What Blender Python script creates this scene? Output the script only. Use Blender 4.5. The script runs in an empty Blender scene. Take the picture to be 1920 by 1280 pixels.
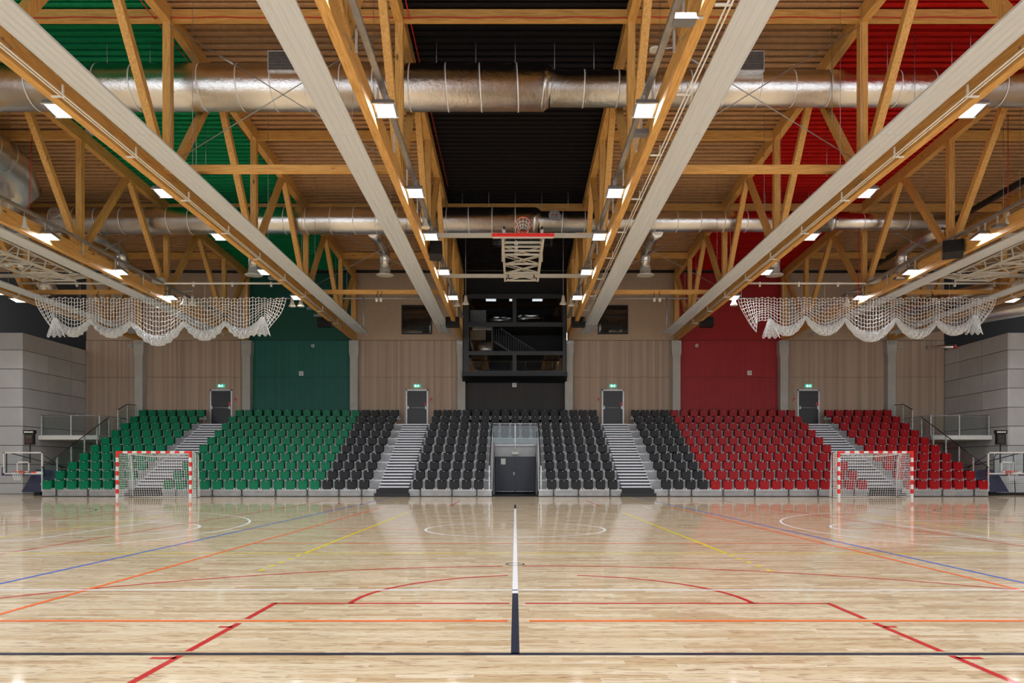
import bpy, math, random
from mathutils import Vector, Matrix
random.seed(7)
R = math.radians
C = bpy.context.scene.collection
scn = bpy.context.scene

# ------------------------------------------------------------------ camera
F, H, CX, CY = 1389.0, 1.175, 966.0, 881.0       # focal length in px, eye height, vanishing point
cd = bpy.data.cameras.new('camera'); cam = bpy.data.objects.new('camera', cd); C.objects.link(cam)
cd.sensor_width = 36; cd.lens = F / 1920 * 36
cd.shift_x = -(CX - 960) / 1920; cd.shift_y = (CY - 640) / 1920
cd.clip_start = 0.05; cd.clip_end = 300
cam.location = (0, 0, H); cam.rotation_euler = (R(90), 0, 0)
scn.camera = cam

# ------------------------------------------------------------------ world (daylight entering from the open near side)
w = bpy.data.worlds.new('daylight'); scn.world = w; w.use_nodes = True
bg = w.node_tree.nodes['Background']; bg.inputs[0].default_value = (0.90, 0.95, 1.0, 1); bg.inputs[1].default_value = 2.4
LAMP_W = 102.0
vs = scn.view_settings
vs.view_transform = 'Standard'; vs.look = 'None'; vs.exposure = -0.12; vs.gamma = 1.0; vs.use_curve_mapping = False
try:
    cy = scn.cycles
    cy.max_bounces = 5; cy.diffuse_bounces = 3; cy.glossy_bounces = 3; cy.transmission_bounces = 3; cy.transparent_max_bounces = 8
    cy.light_sampling_threshold = 0.03; cy.use_adaptive_sampling = True; cy.adaptive_threshold = 0.05; cy.use_light_tree = False; cy.caustics_reflective = False; cy.caustics_refractive = False
except Exception: pass

def W(px, py, d):
    return Vector(((px - CX) * d / F, d, H + (CY - py) * d / F))

# ------------------------------------------------------------------ materials
def srgb(r, g, b):
    f = lambda c: (c / 255 / 12.92) if c / 255 <= 0.04045 else ((c / 255 + 0.055) / 1.055) ** 2.4
    return (f(r), f(g), f(b), 1)
MATS = {}
class NT:
    def __init__(s, name):
        m = bpy.data.materials.new(name); m.use_nodes = True
        s.m = m; s.t = m.node_tree; s.b = s.t.nodes['Principled BSDF']; MATS[name] = m
    def n(s, kind, **kw):
        x = s.t.nodes.new(kind)
        for k, v in kw.items(): setattr(x, k, v)
        return x
    def l(s, a, b): s.t.links.new(a, b)
    def math(s, op, a, b=None, c=None):
        x = s.n('ShaderNodeMath', operation=op)
        for i, v in enumerate((a, b, c)):
            if v is None: continue
            if isinstance(v, (int, float)): x.inputs[i].default_value = v
            else: s.l(v, x.inputs[i])
        return x.outputs[0]
    def coord(s, scale=(1, 1, 1), which='Object'):
        tc = s.n('ShaderNodeTexCoord'); mp = s.n('ShaderNodeMapping'); mp.inputs['Scale'].default_value = scale
        if which == 'World':
            g = s.n('ShaderNodeNewGeometry'); s.l(g.outputs['Position'], mp.inputs[0])
        else: s.l(tc.outputs[which], mp.inputs[0])
        return mp.outputs[0]
    def noise(s, vec, scale, detail=3, rough=0.5):
        x = s.n('ShaderNodeTexNoise'); x.inputs['Scale'].default_value = scale
        x.inputs['Detail'].default_value = detail; x.inputs['Roughness'].default_value = rough
        s.l(vec, x.inputs['Vector']); return x.outputs['Fac']
    def ramp(s, fac, stops):
        x = s.n('ShaderNodeValToRGB'); e = x.color_ramp.elements
        while len(e) < len(stops): e.new(0.5)
        for i, (p, c) in enumerate(stops): e[i].position = p; e[i].color = c
        s.l(fac, x.inputs[0]); return x.outputs[0]
    def bump(s, hgt, strength, dist=0.01):
        x = s.n('ShaderNodeBump'); x.inputs['Strength'].default_value = strength; x.inputs['Distance'].default_value = dist
        s.l(hgt, x.inputs['Height']); s.l(x.outputs[0], s.b.inputs['Normal'])
    def mix(s, fac, a, b, blend='MIX'):
        x = s.n('ShaderNodeMix', data_type='RGBA', blend_type=blend)
        for sock, v in ((x.inputs[0], fac), (x.inputs[6], a), (x.inputs[7], b)):
            if isinstance(v, (int, float)): sock.default_value = v
            elif isinstance(v, tuple): sock.default_value = v
            else: s.l(v, sock)
        return x.outputs[2]
def plain(name, col, rough=0.5, metal=0.0, var=0.12, scale=6, bump=0.0, bscale=40):
    t = NT(name); b = t.b
    v = t.coord(which='World')
    lo = tuple(c * (1 - var) for c in col[:3]) + (1,); hi = tuple(min(1, c * (1 + var)) for c in col[:3]) + (1,)
    t.l(t.ramp(t.noise(v, scale), [(0.3, lo), (0.7, hi)]), b.inputs['Base Color'])
    b.inputs['Roughness'].default_value = rough; b.inputs['Metallic'].default_value = metal
    if bump: t.bump(t.noise(v, bscale, 4), bump, 0.01)
    return t.m
def emit(name, col, strength):
    t = NT(name); t.b.inputs['Base Color'].default_value = (0.02, 0.02, 0.02, 1)
    t.b.inputs['Emission Color'].default_value = col; t.b.inputs['Emission Strength'].default_value = strength
    return t.m
def glassmat(name, tint, gloss=0.12, rough=0.02):
    t = NT(name); t.t.nodes.remove(t.b)
    tr = t.n('ShaderNodeBsdfTransparent'); tr.inputs[0].default_value = tint
    gl = t.n('ShaderNodeBsdfGlossy'); gl.inputs['Roughness'].default_value = rough
    fr = t.n('ShaderNodeLayerWeight'); fr.inputs[0].default_value = 0.5
    mx = t.n('ShaderNodeMixShader'); t.l(t.math('MULTIPLY_ADD', t.math('POWER', fr.outputs['Facing'], 5.0), 0.6, 0.02 + gloss), mx.inputs[0])
    t.l(tr.outputs[0], mx.inputs[1]); t.l(gl.outputs[0], mx.inputs[2])
    t.l(mx.outputs[0], t.t.nodes['Material Output'].inputs[0]); return t.m

def timber(name, base, dark, axis):
    """glulam spruce; grain stretched along the member's long axis"""
    t = NT(name)
    sc = [9, 9, 9]; sc[axis] = 0.7
    v = t.coord(tuple(sc), 'World')
    g = t.noise(v, 3.0, 5, 0.6)
    k = t.n('ShaderNodeTexVoronoi'); k.inputs['Scale'].default_value = 0.55; sc2 = [3, 3, 3]; sc2[axis] = 1.2
    t.l(t.coord(tuple(sc2), 'World'), k.inputs['Vector'])
    knot = t.ramp(k.outputs['Distance'], [(0.035, (0, 0, 0, 1)), (0.075, (1, 1, 1, 1))])
    col = t.ramp(g, [(0.3, dark), (0.62, base)])
    t.l(t.mix(knot, tuple(c * 0.35 for c in dark[:3]) + (1,), col), t.b.inputs['Base Color'])
    t.b.inputs['Roughness'].default_value = 0.55
    t.bump(g, 0.15, 0.005)
    return t.m
TB, TD = srgb(230, 180, 104), srgb(194, 140, 72)
timber('timber_y', TB, TD, 1); timber('timber_z', TB, TD, 2); timber('timber_x', TB, TD, 0)

def deckmat(name, base):
    t = NT(name)
    v = t.coord(which='World'); n = t.noise(v, 5.0, 6, 0.7); n2 = t.noise(v, 40, 4, 0.7)
    lo = tuple(c * 0.78 for c in base[:3]) + (1,); hi = tuple(min(1, c * 1.15) for c in base[:3]) + (1,)
    c = t.ramp(t.math('MULTIPLY_ADD', n2, 0.5, t.math('MULTIPLY', n, 0.5)), [(0.36, lo), (0.64, hi)])
    t.l(c, t.b.inputs['Base Color']); t.b.inputs['Roughness'].default_value = 0.95
    t.b.inputs['Specular IOR Level'].default_value = 0.15
    t.bump(n2, 0.35, 0.02); return t.m
deckmat('spray_natural', srgb(196, 155, 116)); deckmat('spray_green', srgb(22, 140, 92))
deckmat('spray_black', srgb(34, 32, 36)); deckmat('spray_red', srgb(190, 26, 22))

# floor: maple strip parquet, strips along X
def floormat(name, per_object):
    t = NT(name)
    pos = t.n('ShaderNodeSeparateXYZ'); g = t.n('ShaderNodeNewGeometry'); t.l(g.outputs['Position'], pos.inputs[0])
    x, y = pos.outputs[0], pos.outputs[1]
    row = t.math('FLOOR', t.math('DIVIDE', y, 0.0775))
    wn = t.n('ShaderNodeTexWhiteNoise', noise_dimensions='1D'); t.l(row, wn.inputs['W'])
    xs = t.math('ADD', t.math('DIVIDE', x, 0.62), t.math('MULTIPLY', wn.outputs['Value'], 37.0))
    cell = t.math('FLOOR', xs)
    cv = t.n('ShaderNodeCombineXYZ'); t.l(row, cv.inputs[0]); t.l(cell, cv.inputs[1])
    w2 = t.n('ShaderNodeTexWhiteNoise', noise_dimensions='2D'); t.l(cv.outputs[0], w2.inputs['Vector'])
    rnd = w2.outputs['Value']
    if per_object:
        oi = t.n('ShaderNodeObjectInfo'); rnd = oi.outputs['Random']
    base = t.ramp(rnd, [(0.0, srgb(197, 170, 131)), (0.25, srgb(212, 191, 155)), (0.6, srgb(221, 204, 172)), (1.0, srgb(231, 217, 189))])
    # grain streaks and mineral marks, different in each strip
    off = t.n('ShaderNodeCombineXYZ'); t.l(t.math('MULTIPLY', rnd, 91.0), off.inputs[2])
    va = t.n('ShaderNodeVectorMath', operation='ADD')
    t.l(t.coord((3.2, 34, 1), 'World'), va.inputs[0]); t.l(off.outputs[0], va.inputs[1])
    gr = t.noise(va.outputs[0], 1.6, 5, 0.65)
    st = t.ramp(gr, [(0.0, (0, 0, 0, 1)), (0.535, (0, 0, 0, 1)), (0.64, (1, 1, 1, 1))])
    fine = t.ramp(gr, [(0.25, (0.90, 0.87, 0.82, 1)), (0.6, (1, 1, 1, 1))])
    c = t.mix(1.0, base, fine, 'MULTIPLY')
    c = t.mix(t.math('MULTIPLY', st, 0.7), c, srgb(140, 92, 48))
    vb = t.n('ShaderNodeVectorMath', operation='ADD')
    t.l(t.coord((6.0, 48, 1), 'World'), vb.inputs[0]); t.l(off.outputs[0], vb.inputs[1])
    fk = t.ramp(t.noise(vb.outputs[0], 1.0, 2, 0.55), [(0.60, (0, 0, 0, 1)), (0.68, (1, 1, 1, 1))])
    c = t.mix(t.math('MULTIPLY', fk, 0.75), c, srgb(132, 86, 44))
    # joint lines
    fy = t.math('FRACT', t.math('DIVIDE', y, 0.0775)); ey = t.math('LESS_THAN', fy, 0.022)
    fx = t.math('FRACT', xs); ex = t.math('LESS_THAN', fx, 0.003)
    if not per_object:
        c = t.mix(t.math('MULTIPLY', t.math('MAXIMUM', ey, ex), 0.35), c, srgb(120, 88, 56))
    t.l(c, t.b.inputs['Base Color'])
    t.b.inputs['Roughness'].default_value = 0.5
    t.b.inputs['Specular IOR Level'].default_value = 0.1
    t.b.inputs['Coat IOR'].default_value = 1.38; t.b.inputs['Coat Weight'].default_value = 0.85; t.b.inputs['Coat Roughness'].default_value = 0.055
    t.bump(t.noise(t.coord((0.5, 6, 1), 'World'), 1.0, 3), 0.045, 0.01)
    return t.m
floormat('floor_parquet', False); floormat('floor_plank', True)

def slatmat(name, base, var, rough=0.6):
    t = NT(name); v = t.coord((11.0, 1, 0.12), 'World'); n = t.noise(v, 1.0, 4, 0.7)
    sep = t.n('ShaderNodeSeparateXYZ'); g = t.n('ShaderNodeNewGeometry'); t.l(g.outputs['Position'], sep.inputs[0])
    wn = t.n('ShaderNodeTexWhiteNoise', noise_dimensions='1D'); t.l(t.math('FLOOR', t.math('MULTIPLY', sep.outputs[0], 8.0)), wn.inputs['W'])
    f = t.math('ADD', t.math('MULTIPLY', n, 0.7), t.math('MULTIPLY', wn.outputs['Value'], 0.3))
    lo = tuple(c * (1 - var) for c in base[:3]) + (1,); hi = tuple(min(1, c * (1 + var)) for c in base[:3]) + (1,)
    t.l(t.ramp(f, [(0.3, lo), (0.7, hi)]), t.b.inputs['Base Color']); t.b.inputs['Roughness'].default_value = rough
    t.bump(t.math('SINE', t.math('MULTIPLY', sep.outputs[0], 8 * 6.2832)), 0.25, 0.01); return t.m
slatmat('slat_wood', srgb(182, 160, 142), 0.20); slatmat('slat_green', srgb(12, 96, 86), 0.08); slatmat('slat_red', srgb(160, 32, 38), 0.06)
slatmat('slat_black', srgb(44, 42, 42), 0.12)
plain('flat_beige', srgb(190, 168, 146), 0.7, var=0.05); plain('flat_green', srgb(0, 78, 66), 0.6, var=0.05)
plain('flat_red', srgb(158, 22, 26), 0.6, var=0.05); plain('flat_black', srgb(24, 24, 27), 0.7, var=0.1)

def concretemat(name, base, var=0.14):
    t = NT(name); v = t.coord(which='World'); oi = t.n('ShaderNodeObjectInfo')
    a = t.noise(v, 0.9, 5, 0.6); b2 = t.noise(v, 14, 5, 0.7)
    f = t.math('ADD', t.math('MULTIPLY', a, 0.55), t.math('ADD', t.math('MULTIPLY', b2, 0.2), t.math('MULTIPLY', oi.outputs['Random'], 0.25)))
    lo = tuple(c * (1 - var) for c in base[:3]) + (1,); hi = tuple(min(1, c * (1 + var)) for c in base[:3]) + (1,)
    t.l(t.ramp(f, [(0.3, lo), (0.7, hi)]), t.b.inputs['Base Color']); t.b.inputs['Roughness'].default_value = 0.75
    t.bump(b2, 0.2, 0.01); return t.m
concretemat('concrete_panel', srgb(196, 196, 198)); concretemat('concrete_column', srgb(182, 182, 178), 0.22)
plain('concrete_joint', srgb(58, 58, 58), 0.9)

def foil(name):
    t = NT(name); v = t.coord(which='World'); n = t.noise(v, 7, 6, 0.7); n2 = t.noise(v, 1.7, 3)
    t.l(t.ramp(n2, [(0.3, (0.78, 0.78, 0.79, 1)), (0.7, (0.92, 0.92, 0.92, 1))]), t.b.inputs['Base Color'])
    t.b.inputs['Metallic'].default_value = 1.0; t.b.inputs['Roughness'].default_value = 0.15
    t.bump(n, 0.5, 0.03); return t.m
foil('duct_foil')
plain('tape_silver', (0.85, 0.85, 0.85, 1), 0.45, 0.4, 0.05)
plain('steel_grey', (0.42, 0.43, 0.45, 1), 0.4, 0.8); plain('galvanised', (0.62, 0.64, 0.67, 1), 0.45, 0.55, 0.18, 9)
plain('panel_white', srgb(214, 220, 228), 0.45, 0.0, 0.01); plain('paint_white', srgb(228, 226, 220), 0.4, 0, 0.04)
plain('frame_grey', srgb(206, 202, 192), 0.45, 0.1, 0.05)
plain('black_metal', srgb(30, 31, 34), 0.4, 0.2, 0.15); plain('black_cloth', srgb(24, 24, 26), 0.9)
plain('door_leaf', srgb(48, 49, 54), 0.4, 0.1, 0.08); plain('door_blue', srgb(58, 63, 74), 0.4, 0.1, 0.08)
plain('frame_dark', srgb(52, 54, 58), 0.4, 0.2, 0.06)
plain('stand_grey', srgb(168, 170, 174), 0.5, 0.15, 0.12, 4); plain('stand_nosing', srgb(214, 216, 222), 0.4, 0.2, 0.05)
plain('stand_dark', srgb(62, 64, 68), 0.7); plain('stair_black', srgb(32, 33, 36), 0.6)
plain('lobby_wall', srgb(190, 192, 196), 0.6, 0, 0.06)
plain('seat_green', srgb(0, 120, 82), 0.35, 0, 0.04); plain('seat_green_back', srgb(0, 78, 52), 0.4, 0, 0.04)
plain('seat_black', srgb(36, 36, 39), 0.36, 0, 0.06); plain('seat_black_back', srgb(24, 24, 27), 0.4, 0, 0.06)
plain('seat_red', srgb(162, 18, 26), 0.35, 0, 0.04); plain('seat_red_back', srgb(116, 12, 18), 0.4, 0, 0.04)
plain('plate_white', srgb(236, 238, 236), 0.3, 0, 0.02); plain('hinge_grey', srgb(188, 190, 194), 0.4, 0.4)
plain('line_red', srgb(184, 16, 14), 0.35, 0, 0.04); plain('line_white', srgb(232, 234, 240), 0.35, 0, 0.03)
plain('line_orange', srgb(238, 98, 0), 0.35, 0, 0.03); plain('line_blue', srgb(28, 92, 204), 0.35, 0, 0.03)
plain('line_yellow', srgb(222, 202, 0), 0.35, 0, 0.03); plain('line_navy', srgb(18, 24, 50), 0.35, 0, 0.05)
plain('line_green', srgb(46, 62, 52), 0.35, 0, 0.05)
plain('goal_red', srgb(236, 34, 24), 0.35, 0, 0.03); plain('goal_white', srgb(236, 236, 236), 0.35, 0, 0.03)
plain('net_white', srgb(248, 250, 252), 0.8, 0, 0.03); plain('rim_orange', srgb(226, 68, 34), 0.4, 0, 0.05)
plain('pad_red', srgb(228, 30, 20), 0.5, 0, 0.03); plain('pad_navy', srgb(58, 62, 92), 0.55, 0, 0.08)
plain('cable_red', srgb(200, 36, 28), 0.5); plain('sign_red', srgb(206, 50, 54), 0.5); plain('lamp_grey', srgb(128, 130, 136), 0.4, 0.5, 0.08)
plain('screen_dark', srgb(58, 56, 54), 0.3, 0, 0.2, 3); plain('screen_maroon', srgb(66, 44, 50), 0.3, 0, 0.2, 3); plain('screen_olive', srgb(74, 74, 56), 0.3, 0, 0.2, 3)
plain('grille_dark', srgb(70, 72, 74), 0.5, 0.3); plain('bell_white', srgb(226, 224, 216), 0.4, 0, 0.03)
for k_ in MATS:
    if k_.startswith('seat_'): MATS[k_].node_tree.nodes['Principled BSDF'].inputs['Specular IOR Level'].default_value = 0.2
    if k_.startswith('line_'):
        b_ = MATS[k_].node_tree.nodes['Principled BSDF']; b_.inputs['Specular IOR Level'].default_value = 0.05; b_.inputs['Roughness'].default_value = 0.5; b_.inputs['Coat IOR'].default_value = 1.38
        b_.inputs['Coat Weight'].default_value = 0.5; b_.inputs['Coat Roughness'].default_value = 0.055
emit('lamp_led', (1.0, 0.985, 0.96, 1), 6.0); emit('room_light', (0.95, 1.0, 1.0, 1), 1.3); emit('exit_green', srgb(50, 205, 175), 1.0); emit('exit_white', (0.95, 1, 0.98, 1), 1.2)
glassmat('glass_clear', (0.86, 0.90, 0.90, 1), 0.02); glassmat('glass_dark', (0.84, 0.86, 0.87, 1), 0.05)
glassmat('glass_board', (0.90, 0.93, 0.94, 1), 0.02)

# ------------------------------------------------------------------ mesh helpers
class MB:
    def __init__(s): s.v = []; s.f = []; s.m = []; s.sm = []
    def quad(s, idx, mi=0, sm=False): s.f.append(idx); s.m.append(mi); s.sm.append(sm)
    def box(s, x0, x1, y0, y1, z0, z1, mi=0):
        i = len(s.v)
        s.v += [(x0, y0, z0), (x1, y0, z0), (x1, y1, z0), (x0, y1, z0), (x0, y0, z1), (x1, y0, z1), (x1, y1, z1), (x0, y1, z1)]
        for q in ((0, 3, 2, 1), (4, 5, 6, 7), (0, 1, 5, 4), (1, 2, 6, 5), (2, 3, 7, 6), (3, 0, 4, 7)): s.quad([i + k for k in q], mi)
        return s
    def bar(s, p, q, wd, ht, up=(0, 0, 1), mi=0):
        """box along p->q, wd across, ht along up"""
        p = Vector(p); q = Vector(q); a = (q - p).normalized(); u = Vector(up)
        sd = a.cross(u)
        if sd.length < 1e-4: sd = a.cross(Vector((1, 0, 0)))
        sd.normalize(); u = sd.cross(a).normalized()
        i = len(s.v)
        for e in (p, q):
            for (sx, sz) in ((-1, -1), (1, -1), (1, 1), (-1, 1)):
                s.v.append(tuple(e + sd * sx * wd / 2 + u * sz * ht / 2))
        for k in ((3, 2, 1, 0), (4, 5, 6, 7), (0, 1, 5, 4), (1, 2, 6, 5), (2, 3, 7, 6), (3, 0, 4, 7)): s.quad([i + j for j in k], mi)
        return s
    def tube(s, path, r, n=8, closed=False, caps=True, mi=0, sm=True):
        pts = [Vector(p) for p in path]; m = len(pts)
        rs = r if isinstance(r, (list, tuple)) else [r] * m
        base = len(s.v); prev = None
        for k, p in enumerate(pts):
            if closed: t = pts[(k + 1) % m] - pts[k - 1]
            else: t = pts[min(k + 1, m - 1)] - pts[max(k - 1, 0)]
            t.normalize()
            if prev is None:
                ref = Vector((0, 0, 1)) if abs(t.z) < 0.9 else Vector((0, 1, 0))
                u = t.cross(ref).normalized()
            else:
                u = (prev - t * prev.dot(t)); u.normalize()
            prev = u; vv = t.cross(u)
            for j in range(n):
                a = 2 * math.pi * j / n
                s.v.append(tuple(p + (u * math.cos(a) + vv * math.sin(a)) * rs[k]))
        for k in range(m if closed else m - 1):
            k2 = (k + 1) % m
            for j in range(n):
                j2 = (j + 1) % n
                s.quad([base + k * n + j, base + k * n + j2, base + k2 * n + j2, base + k2 * n + j], mi, sm)
        if caps and not closed:
            s.quad([base + j for j in range(n)][::-1], mi); s.quad([base + (m - 1) * n + j for j in range(n)], mi)
        return s
    def prism(s, poly, axis, a, b, mi=0):
        """2-D polygon extruded along axis (0=x: poly in yz, 1=y: poly in xz, 2=z: poly in xy)"""
        i = len(s.v); n = len(poly)
        for t in (a, b):
            for (u, v) in poly:
                s.v.append((t, u, v) if axis == 0 else (u, t, v) if axis == 1 else (u, v, t))
        s.quad([i + k for k in range(n)][::-1], mi); s.quad([i + n + k for k in range(n)], mi)
        for k in range(n): s.quad([i + k, i + (k + 1) % n, i + n + (k + 1) % n, i + n + k], mi)
        return s
    def lathe(s, prof, c, n=16, mi=0):
        i = len(s.v)
        for (r, z) in prof:
            for j in range(n):
                a = 2 * math.pi * j / n; s.v.append((c[0] + r * math.cos(a), c[1] + r * math.sin(a), c[2] + z))
        for k in range(len(prof) - 1):
            for j in range(n):
                j2 = (j + 1) % n; s.quad([i + k * n + j, i + k * n + j2, i + (k + 1) * n + j2, i + (k + 1) * n + j], mi, True)
        return s
    def grid(s, fn, nu, nv, mi=0, sm=True):
        i = len(s.v)
        for a in range(nu + 1):
            for b in range(nv + 1): s.v.append(tuple(fn(a / nu, b / nv)))
        for a in range(nu):
            for b in range(nv):
                k = i + a * (nv + 1) + b; s.quad([k, k + nv + 1, k + nv + 2, k + 1], mi, sm)
        return s
    def netgrid(s, P, r, mi=0):
        """P: 2-D list of points; strands along both directions as thin 3-sided tubes"""
        def strand(pts):
            if len(pts) > 1: s.tube(pts, r, 3, caps=False, mi=mi, sm=False)
        for row in P: strand(row)
        for j in range(len(P[0])): strand([row[j] for row in P])
        return s
    def mesh(s, name, mats):
        me = bpy.data.meshes.new(name); me.from_pydata(s.v, [], s.f)
        for m in (mats if isinstance(mats, (list, tuple)) else [mats]): me.materials.append(MATS[m])
        me.polygons.foreach_set('material_index', s.m); me.polygons.foreach_set('use_smooth', s.sm)
        me.update(); return me
    def build(s, name, mats, parent=None, loc=None):
        o = bpy.data.objects.new(name, s.mesh(name, mats)); C.objects.link(o)
        if parent is not None: o.parent = parent
        if loc is not None: o.location = loc
        return o
def obj(name, me, parent=None, loc=(0, 0, 0)):
    o = bpy.data.objects.new(name, me); C.objects.link(o); o.parent = parent; o.location = loc; return o
def tag(o, label, cat, group=None):
    o['label'] = label; o['category'] = cat
    if group: o['group'] = group
    return o
def thing(name, label, cat, loc=(0, 0, 0), rz=0, group=None):
    o = bpy.data.objects.new(name, None); C.objects.link(o); o.location = loc; o.rotation_euler = (0, 0, rz)
    o.empty_display_size = 0.2
    return tag(o, label, cat, group)
def struct(o): o['kind'] = 'structure'; return o
def sroot(name, loc=(0, 0, 0)):
    o = bpy.data.objects.new(name, None); C.objects.link(o); o.location = loc; return struct(o)
def part_label(o, t): o['label'] = t; return o
def copy_tree(o, parent=None, loc=None):
    c = o.copy(); C.objects.link(c); c.parent = parent
    if loc is not None: c.location = loc
    for ch in list(o.children): copy_tree(ch, c)
    return c
def rbox(w, h, r, n=4):
    """rounded rectangle outline (x,z) centred on 0"""
    out = []
    for cx, cz, a0 in ((w / 2 - r, h / 2 - r, 0), (-w / 2 + r, h / 2 - r, 90), (-w / 2 + r, -h / 2 + r, 180), (w / 2 - r, -h / 2 + r, 270)):
        for k in range(n + 1):
            a = R(a0 + 90 * k / n); out.append((cx + r * math.cos(a), cz + r * math.sin(a)))
    return out
ORD = ['first', 'second', 'third', 'fourth', 'fifth', 'sixth', 'seventh', 'eighth', 'ninth', 'tenth', 'eleventh', 'twelfth', 'thirteenth', 'fourteenth', 'fifteenth', 'sixteenth', 'seventeenth']

# ================================================================== SETTING
YW = 41.75                      # back wall
RIDGE = 19.2
def ceil_z(y): return 13.14 - 0.037 * abs(y - RIDGE)
TX = [-21, -15, -9, -3, 3, 9, 15, 21]

# ---- floor
fl = struct(MB().box(-32, 32, -5, 44, -0.3, 0).build('floor', 'floor_parquet'))
# nearest strips as real planks
PW = 0.0775
plank_cache = {}
npl = 0
for r in range(int(3.95 / PW), int(3.95 / PW) + 20):
    y0 = r * PW; half = (y0 + PW) * 0.70 + 0.1
    x = -half - random.random() * 0.6
    while x < half:
        L = random.choice((0.45, 0.62, 0.75, 0.9, 1.1))
        if L not in plank_cache:
            plank_cache[L] = MB().box(0, L - 0.0012, 0, PW - 0.0012, 0.0, 0.0008).mesh('plank', 'floor_plank')
        obj('plank', plank_cache[L], fl, (x, y0, 0)); x += L; npl += 1

# ---- court lines (flat paint)
LW = 0.05
lvl = {'line_yellow': 0.0012, 'line_red': 0.0014, 'line_blue': 0.0016, 'line_orange': 0.0018, 'line_navy': 0.0022, 'line_white': 0.0020, 'line_green': 0.0011}
def seg(col, x0, y0, x1, y1, w=LW):
    d = Vector((x1 - x0, y1 - y0)); n = Vector((-d.y, d.x)).normalized() * w / 2; z = lvl[col]
    m = MB(); m.v = [(x0 - n.x, y0 - n.y, z), (x1 - n.x, y1 - n.y, z), (x1 + n.x, y1 + n.y, z), (x0 + n.x, y0 + n.y, z)]
    m.quad([0, 1, 2, 3]); return m.build('court_line', col, fl)
def arc(col, cx, cy, r, a0, a1, w=LW):
    n = max(12, int(abs(a1 - a0) / 4)); m = MB(); z = lvl[col]
    for k in range(n + 1):
        a = R(a0 + (a1 - a0) * k / n); c, s_ = math.cos(a), math.sin(a)
        m.v += [(cx + (r - w) * c, cy + (r - w) * s_, z), (cx + r * c, cy + r * s_, z)]
    for k in range(n): m.quad([2 * k, 2 * k + 1, 2 * k + 3, 2 * k + 2])
    return m.build('court_line', col, fl)
CD = 14.75
# navy big court
seg('line_navy', -20, 4.73, 20, 4.73, 0.06); seg('line_navy', 0, 4.73, 0, 7.06, 0.055); seg('line_white', 0, 7.06, 0, 22.6, 0.055); seg('line_navy', 0, 22.6, 0, 25.2, 0.055)
# white main court
seg('line_white', -14, 7.25, 14, 7.25); arc('line_white', 0, CD, 1.8, 0, 360)
for s in (-1, 1):
    seg('line_white', s * 14, 7.25, s * 14, 22.25); a = 0
    hx = s * 12.425
    arc('line_white', hx, CD, 6.75, (-77.8 if s < 0 else 102.2), (77.8 if s < 0 else 257.8))
    for e in (-6.6, 6.6): seg('line_white', s * 14, CD + e, s * 11.0, CD + e)
    for e in (-2.45, 2.45): seg('line_white', s * 14, CD + e, s * 8.2, CD + e)
    seg('line_white', s * 8.2, CD - 2.45, s * 8.2, CD + 2.45)
    arc('line_white', s * 8.2, CD, 1.8, (-90 if s < 0 else 90), (90 if s < 0 else 270))
    seg('line_white', s * 14, 22.25, s * 11, 22.25); seg('line_white', s * 4.15, 22.6, s * 4.15, 24.0)
# orange volleyball court across
for (x0, x1) in ((-4.2, -0.06), (0.11, 4.95)): seg('line_orange', x0, 5.77, x1, 5.77)
seg('line_orange', -4.2, 5.77, -4.2, 24.0); seg('line_orange', 4.95, 5.77, 4.95, 23.8)
for (x0, x1) in ((-4.2, -0.06), (0.08, 4.95)): seg('line_orange', x0, 11.87, x1, 11.87, 0.045)
seg('line_orange', -9.5, 14.9, -1.9, 14.9, 0.03); seg('line_orange', 1.9, 14.9, 7.5, 14.9, 0.03)
# extension of the near orange line to the frame edges
seg('line_orange', -14, 5.77, -4.2, 5.77); seg('line_orange', 4.95, 5.77, 14, 5.77)
# blue
seg('line_blue', -5.33, 4.8, -5.28, 32.2); seg('line_blue', 5.3, 4.8, 5.25, 32.2)
# yellow volleyball court
seg('line_yellow', -9, 10.43, -0.06, 10.43, 0.06); seg('line_yellow', 0.06, 10.43, 9, 10.43, 0.06)
for s in (-1, 1):
    seg('line_yellow', s * 2.98, 10.43, s * 2.98, 20.6); seg('line_yellow', s * 9, 10.43, s * 9, 19.6)
    for k in range(5): seg('line_yellow', s * 2.98, 8.63 + k * 0.37, s * 2.98, 8.63 + k * 0.37 + 0.16)
# red basketball court across
RX = 0.32
for (x0, x1) in ((-2.12, -0.05), (0.09, 2.76)): seg('line_red', x0, 6.53, x1, 6.53)
for s, xx in ((-1, -2.12), (1, 2.76)):
    seg('line_red', xx, 0.73, xx, 4.69); seg('line_red', xx, 4.80, xx, 5.69); seg('line_red', xx, 5.85, xx, 6.555)
    seg('line_red', xx, 5.55, xx + s * 0.1, 5.55); seg('line_red', xx, 4.63, xx + s * 0.16, 4.63)
    seg('line_red', xx, 24.3, xx, 28.5)
arc('line_red', RX, 6.53, 1.8, 0, 78) ; arc('line_red', RX, 6.53, 1.8, 103, 180)
arc('line_red', RX, 2.32, 6.78, 15, 92); arc('line_red', RX, 2.32, 6.78, 94, 165)
for xx in (-7.2, 7.84): seg('line_red', xx, 8.0, xx, 28.7)
for xx in (-10.9, 11.3): seg('line_red', xx, 14.5, xx, 27.0)
for s in (-1, 1):
    arc('line_red', s * 5.25 + 0.1, 26.2, 1.1, (90 if s < 0 else -90), (270 if s < 0 else 90), 0.06)
    arc('line_green', s * 14.6, 20.6, 2.6, (-60 if s < 0 else 120), (60 if s < 0 else 240))
arc('line_navy', 0, 9.25, 0.12, 0, 360, 0.02)

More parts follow.
